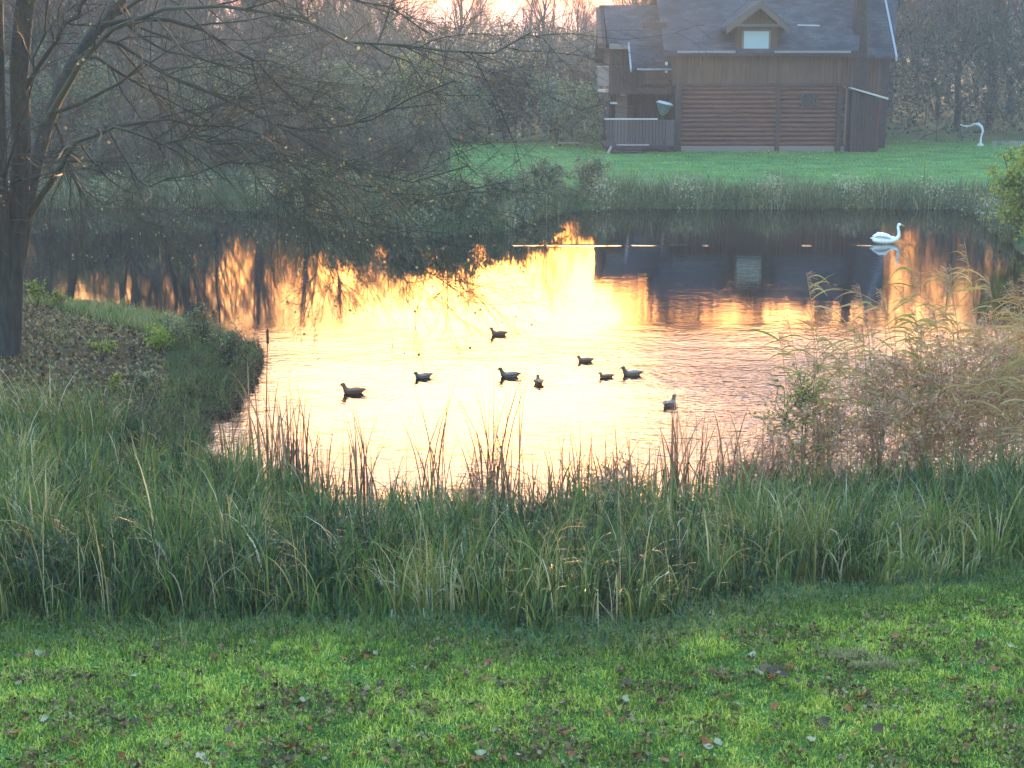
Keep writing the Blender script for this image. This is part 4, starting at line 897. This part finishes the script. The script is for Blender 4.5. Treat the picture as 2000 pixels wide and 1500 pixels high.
q = along(4200, -8.5, -4.6, 23.5, 34, -0.15, 0.8); blades(nb, roots(q), rng.uniform(0.2, 0.6, len(q)), rng.uniform(0.006, 0.013, len(q)), 6, (0.4, 1.7), rng.uniform(0.0, 0.8, len(q)))
tag(link('spit_grass', nb.mesh('spit_grass'), M['sedge'], None), 'grass growing along the rim of the left spit', 'grass', kind='stuff')
nb = NB(); q = along(7000, -8.5, -4.6, 24, 33.5, -0.2, 0.9); r = roots(q); r[:, 2] = np.maximum(r[:, 2], 0) + rng.random(len(q)) ** 1.5 * 0.38 * fnoise(q[:, 0], q[:, 1], 2.1, 66); leafcards(nb, r, 0.06)
D = nrm(rng.normal(size=(5000, 3)) + np.array([0.3, 0, 0.2])); c_ = r[:5000]; P = c_[:, None] + D[:, None] * (np.linspace(-0.2, 0.2, 3)[None, :, None] * rng.uniform(0.5, 1.6, (5000, 1, 1))); ribbons(nb, P, nrm(np.cross(D, rng.normal(size=D.shape))), np.full((5000, 3), 0.007), rng.random(5000))
tag(link('bank_tangle', nb.mesh('bank_tangle'), M['darktangle'], None), 'dark tangle of twigs and dead leaves on the steep edge of the spit', 'undergrowth', kind='stuff')
for i, (px, pb, h, w_, nl, lab) in enumerate([(62, 606, 0.62, 0.35, 260, 'yellow green sapling beside the willow trunk'), (105, 604, 0.5, 0.35, 160, 'small yellow green seedling right of the sapling by the trunk'), (335, 655, 0.6, 0.7, 900, 'dark green bramble on the rim of the spit'),
        (300, 668, 0.42, 0.6, 500, 'yellow leaved bramble in the middle of the spit'), (205, 745, 0.32, 0.25, 90, 'small bright yellow seedling low on the spit'), (190, 690, 0.3, 0.5, 160, 'sparse pale yellow herb on the leaf litter'),
        (430, 690, 1.0, 0.4, 300, 'thin stemmed weed standing at the tip of the spit'), (385, 660, 0.95, 0.5, 300, 'tall thin weed behind the bramble on the spit'), (260, 740, 0.4, 0.5, 300, 'dull green herb at the foot of the spit')]):
    p = G(px, pb, 0.6); shrub('wild_herb', px, 0, p.y, h, w_, 200 + i, 'yellowleaf' if i in (0, 1, 3, 4, 5) else 'shrubleaf', nl, 0.06, lab, 'herb', 'herbs growing on the spit', 'twig', 7)

# ------------------------------------------------------------------ near bank: sedge belt
def belt(n_, y1=24.0, smin=-0.1, x0=-10, x1=10, extra=0.0, taperx=False):
    out_ = np.zeros((0, 2))
    while len(out_) < n_:
        x = rng.uniform(x0, x1, n_ * 2); y = rng.uniform(14.2, y1, n_ * 2); s = sdist(x, y); k = (s > smin) & (y > belt_near(x) + extra)
        out_ = np.concatenate([out_, np.stack([x[k], y[k]], -1)])
    return out_[:n_]
def patchn(xy, f1=0.9, ph=0.0): return 0.5 + 0.25 * np.sin(xy[:, 0] * f1 * 2.3 + ph + np.sin(xy[:, 1] * 1.7)) + 0.25 * np.sin(xy[:, 1] * f1 * 3.1 + xy[:, 0] * 1.1 + ph * 2)
nb = NB()
NT = 1900; tc_ = belt(NT, 23.5, -0.05); BP = 26
tone = fnoise(tc_[:, 0], tc_[:, 1], 0.9, 31); th_ = fnoise(tc_[:, 0], tc_[:, 1], 1.3, 47)
edge = sm(0, 0.9, tc_[:, 1] - belt_near(tc_[:, 0])); s = sdist(tc_[:, 0], tc_[:, 1])
th_ = (0.50 + 0.95 * th_ + rng.normal(0, 0.12, NT)) * (0.5 + 0.5 * edge) * (0.74 + 0.26 * sm(-0.2, 1.8, s)) * np.where(tc_[:, 0] < -3.3, 1.12, 1.0)
th_ = np.maximum(th_, 0.36)
tone = ((tone - 0.5) * 1.7 + 0.33 + rng.normal(0, 0.12, NT)).clip(0, 0.75)
rep_ = lambda a_: np.repeat(a_, BP, axis=0)
off_ = rng.normal(0, 0.085, (NT * BP, 2)); xy = rep_(tc_) + off_
lean_ = np.concatenate([off_ * 9 + rep_(rng.normal(0, 0.5, (NT, 2))), np.zeros((NT * BP, 1))], 1)
h = rep_(th_) * rng.uniform(0.45, 1.1, NT * BP)
col = (rep_(tone) + rng.normal(0, 0.22, NT * BP) + (rng.random(NT * BP) > 0.97) * 0.5).clip(0, 1)
blades(nb, roots(xy), h, rng.uniform(0.008, 0.026, NT * BP), 7, (0.1, 1.35), col, lean=lean_, fold=0.12)
N = 2600; xy = belt(N, 23, 0.0); blades(nb, roots(xy), rng.uniform(0.5, 1.25, N), rng.uniform(0.005, 0.010, N), 6, (0.02, 0.5), rng.uniform(0.8, 1.0, N), fold=0.45)
# long arching pale blades
N = 900; xy = belt(N, 22, 0.0); blades(nb, roots(xy), rng.uniform(0.7, 1.35, N), rng.uniform(0.010, 0.02, N), 9, (0.7, 1.7), rng.uniform(0.45, 1.0, N), fold=0.25)
tag(link('sedge', nb.mesh('sedge'), M['sedge'], None), 'tall dark green sedge and grass belt along the near bank', 'sedge', kind='stuff')
# ground cover at its foot
nb = NB(); N = 19000
x = rng.uniform(-8, 8, N); y = belt_near(x) + rng.normal(-0.12, 0.42, N) - 0.35 * (np.abs(x - 2.2) < 2.2) * rng.random(N); xy = np.stack([x, y], -1)
blades(nb, roots(xy), rng.uniform(0.05, 0.24, N) * (0.3 + 1.8 * fnoise(xy[:, 0], xy[:, 1], 2.2, 77)), rng.uniform(0.006, 0.012, N), 5, (0.3, 1.4), (0.12 + 0.75 * rng.random(N) * (0.4 + 1.0 * fnoise(xy[:, 0], xy[:, 1], 1.5, 79))).clip(0, 1))
tag(link('rough_grass', nb.mesh('rough_grass'), M['sedge'], None), 'rough tussocky grass between lawn and sedge', 'grass', kind='stuff')
nb = NB(); N = 7000
x = np.concatenate([rng.normal(1.7, 1.6, N // 2), rng.uniform(-8, 8, N - N // 2)]); y = belt_near(x) + rng.normal(-0.1, 0.3, N); r = roots(np.stack([x, y], -1)); r[:, 2] += rng.random(N) ** 2 * 0.16
leafcards(nb, r, 0.038, up=0.4)
tag(link('ground_cover', nb.mesh('ground_cover'), M['weed'], None), 'low dark leafy weeds creeping out from under the sedge', 'ground cover', kind='stuff')
# lawn grass
nb = NB(); N = 210000
y = 10.6 + 5.6 * rng.random(N) ** 0.8; x = rng.uniform(-1, 1, N) * (0.36 * y + 0.4); k = y < belt_near(x) + 0.1; xy = np.stack([x[k], y[k]], -1)
hp_ = fnoise(xy[:, 0], xy[:, 1], 4.0, 5); cp_ = 0.5 * fnoise(xy[:, 0], xy[:, 1], 1.1, 9) + 0.5 * fnoise(xy[:, 0], xy[:, 1], 6.0, 13); n_ = len(xy)
r = roots(xy, 0.004)
blades(nb, r, rng.uniform(0.022, 0.07, n_) * (0.25 + 1.6 * hp_), rng.uniform(0.007, 0.015, n_), 4, (0.2, 1.6), ((cp_ - 0.5) * 1.6 + 0.52 + rng.normal(0, 0.28, n_)).clip(0, 1))
tag(link('lawn_grass', nb.mesh('lawn_grass'), M['grass'], None), 'short green lawn grass in the foreground', 'grass', kind='stuff')

# ------------------------------------------------------------------ fallen leaves on the lawn
def leaf_mesh(seed, lobes=0):
    rr_ = random.Random(seed); bm = BM(); K = 9; curl = rr_.uniform(0.5, 1.6); vs_ = []
    for k in range(K):
        t = k / (K - 1); wdt = 0.34 * math.sin(math.pi * min(1, t * 0.93 + 0.05)) ** 0.8 * (1 + (0.35 * math.sin(k * 2.4 + seed) if lobes else 0.08 * math.sin(k * 3)))
        xx = t - 0.5; zz = 0.22 * curl * (abs(xx) * 2) ** 2 * 0.6
        vs_.append([bm.verts.new((xx, -wdt, zz + 0.18 * curl * rr_.uniform(0.5, 1.2))), bm.verts.new((xx, -wdt * 0.5, zz + 0.05)), bm.verts.new((xx, 0, zz)), bm.verts.new((xx, wdt * 0.5, zz + 0.06)), bm.verts.new((xx, wdt, zz + 0.2 * curl * rr_.uniform(0.3, 1.2)))])
    for k in range(K - 1):
        for j in range(4): bm.faces.new((vs_[k][j], vs_[k + 1][j], vs_[k + 1][j + 1], vs_[k][j + 1]))
    me = bpy.data.meshes.new('leaf'); bm.to_mesh(me); bm.free(); me.polygons.foreach_set("use_smooth", np.ones(len(me.polygons), bool)); return me
LC = {'rust brown': (0.22, 0.075, 0.02), 'dark brown': (0.05, 0.033, 0.016), 'pale grey': (0.27, 0.24, 0.15), 'dull mid brown': (0.11, 0.07, 0.035)}
LM = {}
for cn_, cc in LC.items():
    mm = surf(cn_.replace(' ', '_') + '_leaf', tuple(x * 0.7 for x in cc), tuple(min(1, x * 1.3) for x in cc), 4, 0.6, 0.2)
    LM[cn_] = [leaf_mesh(hash_, l) for hash_, l in ((3, 0), (5, 1), (8, 1))]
    for q_ in LM[cn_]: q_.materials.append(mm)
hero = [(1512, 1318, 'dark brown', 0.16), (1478, 1322, 'pale grey', 0.13), (1495, 1312, 'dull mid brown', 0.13), (1530, 1326, 'dark brown', 0.12), (1508, 1332, 'rust brown', 0.11), (390, 1486, 'pale grey', 0.13), (565, 1468, 'rust brown', 0.15), (1097, 1440, 'rust brown', 0.12), (1862, 1335, 'rust brown', 0.13), (1225, 1345, 'dark brown', 0.18), (1215, 1318, 'dull mid brown', 0.14),
        (88, 1412, 'pale grey', 0.08), (970, 1436, 'pale grey', 0.11), (228, 1415, 'dull mid brown', 0.15), (1915, 1182, 'pale grey', 0.15), (1530, 1213, 'pale grey', 0.12), (1378, 1460, 'rust brown', 0.13), (1243, 1480, 'rust brown', 0.11), (148, 1462, 'rust brown', 0.12), (240, 1488, 'rust brown', 0.10), (1470, 1285, 'pale grey', 0.09),
        (1750, 1248, 'rust brown', 0.1), (1885, 1218, 'pale grey', 0.08), (1975, 1270, 'pale grey', 0.1), (1280, 1250, 'pale grey', 0.09), (1440, 1385, 'pale grey', 0.09), (1045, 1470, 'dull mid brown', 0.11), (340, 1255, 'dull mid brown', 0.14), (420, 1290, 'rust brown', 0.1), (75, 1283, 'pale grey', 0.1), (590, 1375, 'pale grey', 0.09), (510, 1392, 'dark brown', 0.13), (925, 1380, 'dark brown', 0.12)]
lr = random.Random(5); cols = ['rust brown', 'rust brown', 'rust brown', 'dark brown', 'dark brown', 'dark brown', 'dull mid brown', 'dull mid brown', 'dull mid brown', 'pale grey']
for i in range(210):
    hero.append((lr.uniform(-20, 2020), 1230 + 275 * lr.random() ** 0.85, lr.choice(cols), lr.uniform(0.055, 0.11) * (0.6 if cols is None else 1)))
for i, (px, py, cl, sz) in enumerate(hero):
    p = G(px, py, 0.8)
    for _ in range(3): p = G(px, py, float(gz(np.array([p.x]), np.array([p.y]))[0]))
    o = link('fallen_leaf', LM[cl][i % 3], None); o.location = (p.x, p.y, p.z + 0.034); o.scale = (sz, sz, sz)
    o.rotation_euler = (lr.uniform(-.5, .5), lr.uniform(-.4, .4), lr.uniform(0, 6.28))
    if i == 0: tag(o, 'largest curled dark brown leaf on the lawn, in a heap with a pale leaf', 'leaf', 'fallen leaves on the lawn')
    elif i == 5: tag(o, 'largest pale upturned leaf at the lower left edge of the lawn', 'leaf', 'fallen leaves on the lawn')
    else: tag(o, '%s fallen leaf on the %s %s of the lawn' % (cl, 'left' if px < 660 else 'middle' if px < 1340 else 'right', 'far strip' if py < 1310 else 'middle strip' if py < 1410 else 'nearest strip'), 'leaf', cl + ' leaves fallen on the lawn')
nb = NB(); N = 30000
y = 10.8 + 4.6 * rng.random(N); x = rng.uniform(-1, 1, N) * 0.37 * y; k = fnoise(x, y, 2.6, 91) + 0.25 * rng.random(N) > 0.69; x = x[k]; y = y[k]; N = len(x); r = roots(np.stack([x, y], -1), 0); r[:, 2] += rng.uniform(0.02, 0.065, N); leafcards(nb, r, rng.uniform(0.02, 0.055, N), up=0.4)
tag(link('leaf_fragments', nb.mesh('leaf_fragments'), M['litter'], None), 'small brown leaf scraps scattered through the lawn', 'leaf litter', kind='stuff')
# two mounds of cut dead grass
for i, (px, py, a, b_, lab) in enumerate([(1655, 1295, 0.28, 0.14, 'smaller tuft of dead greyish grass on the lawn, left of the larger'), (1720, 1312, 0.36, 0.15, 'larger tuft of dead greyish grass on the right of the lawn')]):
    p = G(px, py, 0.75); N = 900; t_ = empty('grass_tuft', (p.x, p.y, float(gz(np.array([p.x]), np.array([p.y]))[0]))); nb = NB()
    cxs = rng.uniform(-a * .8, a * .8, 9); cys = rng.uniform(-b_ * .7, b_ * .7, 9); ci = rng.integers(0, 9, N); xx = cxs[ci] + rng.normal(0, .035, N); yy2 = cys[ci] + rng.normal(0, .03, N); rr3 = np.stack([xx, yy2, rng.random(N) * 0.02], -1); blades(nb, rr3, rng.uniform(0.04, 0.12, N), np.full(N, 0.006), 5, (0.7, 1.6), rng.uniform(0.2, 1, N))
    link('blades', nb.mesh('blades'), M['tuft'], t_); tag(t_, lab, 'grass tuft')

# ------------------------------------------------------------------ cattail and dead reed clumps at the waterline
def stalks(name, px, py, spread, nst, hmax, label, matk='dry', lean=0.35, wd=(0.016, 0.036), group='dead cattail clumps at the near waterline', bend=(0.02, 0.45), fold=0.25, extra=None, leafy=0):
    p = G(px, py, 0.0); t = empty(name, (p.x, p.y, min(0.0, float(gz(np.array([p.x]), np.array([p.y]))[0])) ) )
    nb = NB(); nst = int(nst * 2.3); r = np.stack([rng.normal(0, spread, nst), rng.normal(0, spread * 0.6, nst), np.zeros(nst)], -1)
    blades(nb, r, 1.72 * hmax * rng.uniform(0.5, 1.0, nst), rng.uniform(*wd, nst), 7, bend, fold=fold)
    link('leaves', nb.mesh('leaves'), M[matk], t)
    if leafy >= 200:
        nb = NB(); D = nrm(rng.normal(size=(leafy, 3)) + np.array([0, 0, 0.4])); cc = np.stack([rng.normal(0, spread * 1.0, leafy), rng.normal(0, spread, leafy), np.abs(rng.normal(0.42, 0.27, leafy))], -1)
        P = cc[:, None] + D[:, None] * (np.linspace(-0.5, 0.5, 4)[None, :, None] * rng.uniform(0.1, 0.4, (leafy, 1, 1))) + rng.normal(0, 0.012, (leafy, 4, 3)); tubes(nb, P, np.full((leafy, 4), 0.0045), 3, rng.random(leafy)); link('dead_stems', nb.mesh('dead_stems'), M['dryweed'], t)
    tag(t, label, 'reeds', group)
    return t
CT = [(535, 965, .16, 16, 1.35, 'tall dead cattail clump at the left end of the reed line', 0), (575, 985, .16, 22, 1.25, 'thick dead cattail clump second from the left', 60), (645, 990, .16, 16, 0.95, 'short dead cattail clump third from the left', 0), (710, 1000, .12, 15, 1.15, 'narrow upright cattail clump below the leftmost duck', 0),
      (845, 1010, .12, 12, 1.45, 'thin tall cattail clump left of the dark mound', 0), (935, 1015, .26, 20, 0.95, 'dark tangled reed mound in the middle of the bank', 900), (970, 1010, .15, 18, 1.65, 'tallest cattail clump below the middle drake', 60), (1050, 1020, .3, 26, 0.9, 'broken low reeds between the tallest clump and the dark pair', 160),
      (1130, 1020, .3, 26, 0.95, 'reddish broken reeds under the small brown ducks', 120), (1195, 1020, .24, 22, 1.0, 'second dark tangled reed mound, below the rightmost drake', 900), (1310, 1010, .12, 16, 1.35, 'upright cattail clump below the drake seen from behind', 0), (1365, 1005, .16, 16, 1.2, 'leaning cattail clump right of the upright one', 0),
      (1455, 1000, .24, 22, 1.05, 'third dark tangled reed mound, left of the plumed reeds', 800), (1250, 1015, .25, 18, 0.8, 'sparse short reeds between two clumps on the right', 60), (455, 960, .2, 18, 0.85, 'short pale reeds at the mouth of the inlet', 60), (780, 1010, .2, 14, 0.8, 'low sparse reeds left of the thin tall clump', 30)]
for px, py, sp_, ns_, hm, lab, lf_ in CT: stalks('cattail_clump', px, py, sp_, ns_, hm, lab, leafy=lf_)
# single cattail with brown seed head
p = G(524, 985); ct = empty('cattail', (p.x, p.y, -0.05)); tag(ct, 'single tall cattail with a brown seed head, above the left reeds', 'cattail')
top = W(522, 636, p.y + 0.1) - ct.location
nb = NB(); P = np.array([[(0, 0, 0), (0.01, 0.03, top.z * 0.5), (top.x, 0.08, top.z * 0.93), (top.x, 0.1, top.z)]]); tubes(nb, P, np.array([[.011, .009, .006, .003]]), 8, [0.3]); link('stem', nb.mesh('stem', True), M['dry'], ct)
nb = NB(); zz = top.z; P = np.array([[(top.x, 0.09, zz - 0.27), (top.x, 0.09, zz - 0.26), (top.x, 0.09, zz - 0.06), (top.x, 0.09, zz - 0.05)]]); tubes(nb, P, np.array([[.005, .019, .019, .005]]), 10, [0.2]); link('seed_head', nb.mesh('seed_head', True), M['brownleaf'], ct)

# ------------------------------------------------------------------ plumed reeds and dry weeds on the right
def reed(px, pyb, ptx, pty, matk, seed, nl, label, blow=-1, Yb=None):
    global rng
    keep = rng; rng = np.random.default_rng(seed)
    b_ = G(px, pyb, 0.05); Yr = Yb or b_.y; base = W(px, pyb, Yr) if Yb else b_
    gz_ = float(gz(np.array([base.x]), np.array([Yr]))[0]); t = empty('reed', (base.x, Yr, max(gz_, -0.1)))
    top = W(ptx, pty, Yr + rng.uniform(-0.2, 0.2)) - t.location
    K = 9; tt = np.linspace(0, 1, K); P = np.stack([top.x * tt ** 2.2, top.y * tt, top.z * tt], -1); P[1:-1] += rng.normal(0, 0.008, (K - 2, 3))
    nb = NB(); tubes(nb, P[None], np.linspace(0.007, 0.0025, K)[None], 6, [0.4]); link('stem', nb.mesh('stem', True), M['reed'], t)
    nb = NB(); tl = rng.uniform(0.35, 0.98, nl); pos = np.stack([np.interp(tl, tt, P[:, j]) for j in range(3)], -1)
    Lh = rng.uniform(0.4, 0.85, nl); KK = 7; u_ = np.linspace(0, 1, KK)
    sgn = np.where(rng.random(nl) < 0.8, blow, -blow); el = rng.uniform(0.2, 1.1, nl)
    dirx = sgn[:, None] * np.cos(el)[:, None] * u_[None, :] ; dz = np.sin(el)[:, None] * u_[None, :] - rng.uniform(0.3, 1.3, nl)[:, None] * u_[None, :] ** 2; dy = rng.normal(0, 0.25, nl)[:, None] * u_[None, :]
    LPp = pos[:, None, :] + np.stack([dirx, dy, dz], -1) * Lh[:, None, None]
    wdt = rng.uniform(0.02, 0.036, nl)[:, None] * np.interp(u_, [0, .3, 1], [.5, 1, .05])[None]
    ribbons(nb, LPp, nrm(np.stack([rng.normal(0, .3, nl), rng.normal(0, .6, nl), np.ones(nl)], -1)), wdt, rng.random(nl)); link('leaves', nb.mesh('leaves'), M[matk], t)
    nb = NB(); npf = 46; tl = rng.uniform(0.9, 1.0, npf); pos = np.stack([np.interp(tl, tt, P[:, j]) for j in range(3)], -1)
    D = np.stack([blow * rng.uniform(0.1, 0.9, npf), rng.normal(0, 0.3, npf), rng.uniform(-0.2, 0.9, npf)], -1) * 0.16; PP = pos[:, None] + D[:, None] * np.array([0, .5, 1.0])[None, :, None]; PP[:, 2, 2] -= 0.03
    ribbons(nb, PP, nrm(rng.normal(size=(npf, 3))), np.full((npf, 3), 0.005), rng.random(npf)); link('plume', nb.mesh('plume'), M['dryweed'], t)
    tag(t, label, 'reed', 'plumed reeds on the right bank'); rng = keep
RD = [(1600, 985, 1575, 532, 'reed', 14, 'dry reed with long leaves before the dark house reflection, leftmost tall one', 1), (1640, 985, 1610, 600, 'reed', 10, 'shorter dry reed just right of the leftmost tall one', 1),
      (1672, 980, 1662, 592, 'reedgreen', 12, 'yellow green reed in front of the right end of the house reflection', 1), (1795, 975, 1775, 492, 'reedgreen', 16, 'yellow green reed with drooping leaves below the swan', -1), (1760, 975, 1765, 560, 'reedgreen', 8, 'low yellow green reed beside the drooping one', -1),
      (1915, 970, 1885, 478, 'reed', 16, 'golden reed bent by wind, topmost on the right', -1), (1945, 970, 1930, 540, 'reed', 14, 'golden reed just right of the topmost bent one', -1), (1880, 975, 1850, 530, 'reed', 10, 'thin golden reed left of the topmost bent one', -1), (1985, 965, 1990, 560, 'reed', 14, 'dry reed at the right edge of the water', -1),
      (1540, 995, 1520, 650, 'reedgreen', 7, 'thin green stalk left of the tall dry reeds', 1), (1715, 975, 1700, 640, 'reed', 8, 'thin dry reed between the two yellow green reeds', 1), (1840, 975, 1822, 600, 'reed', 8, 'thin dry reed in the middle of the weed thicket', -1), (2010, 960, 2015, 500, 'reed', 14, 'tall dry reed cut by the right edge of the picture', -1)]
rq = random.Random(21)
for i in range(60):
    px = 2040 - 480 * rq.random() ** 1.5; RD.append((px, 985 - (px - 1550) * 0.05, px + rq.uniform(-30, 10), rq.uniform(545, 760) - (px - 1600) * 0.10, 'reed', rq.randint(5, 10), 'thin tan reed in the dense stand along the right bank', rq.choice([-1, -1, 1])))
for i, (px, pb, tx_, ty_, mk, nl, lab, bl) in enumerate(RD): reed(px, pb, tx_, ty_, mk, 300 + i, nl, lab, bl)
# green leafy stalk
shrub('willowherb', 1590, 0, G(1590, 985).y, 2.2, 0.16, 340, 'yellowleaf', 800, 0.05, 'narrow green leafy stalk standing left of the dry weeds', 'herb', None, 'twig', 5, z=0.0, st=0.004)
# dry weed thicket
for i, (px, pb, h, w_, nlf, lab) in enumerate([(1745, 985, 1.75, 0.75, 2600, 'leftmost dry brown weed with seed heads on the right bank'), (1830, 970, 2.0, 0.8, 3200, 'second dry weed, dark and dense, right of the leftmost'), (1910, 950, 2.0, 0.8, 3200, 'third dry weed, between the dense one and the edge'), (1990, 930, 2.1, 0.9, 3600, 'greyish dry weed at the right edge of the picture'), (1640, 1000, 1.4, 0.6, 700, 'thin sparse dry weed left of the others'), (2040, 900, 2.3, 0.9, 3000, 'rearmost dry weed, cut by the right edge'), (1530, 1005, 1.2, 0.5, 300, 'sparse reddish weed beside the green leafy stalk')]):
    p = G(px, pb); shrub('dry_weed', px, 0, p.y, h * 1.18, w_, 400 + i, 'dryweed', int(nlf * 0.65), 0.038, lab, 'weed', 'dry weeds on the right bank', 'dryweed', 12, low=0.0, st=0.004)

# ------------------------------------------------------------------ evening haze
hz = bpy.data.materials.new('haze'); hz.use_nodes = True; n = hz.node_tree; n.nodes.clear()
o_ = n.nodes.new("ShaderNodeOutputMaterial"); pv = n.nodes.new("ShaderNodeVolumePrincipled"); pv.inputs["Color"].default_value = (0.64, 0.82, 1.0, 1); pv.inputs["Density"].default_value = 0.0008; pv.inputs["Anisotropy"].default_value = 0.2
n.links.new(pv.outputs[0], o_.inputs["Volume"])
bm = BM(); box(bm, -920, 920, -920, 1020, -2.6, 22); ho = bm_obj('haze', bm, hz); tag(ho, kind='stuff')
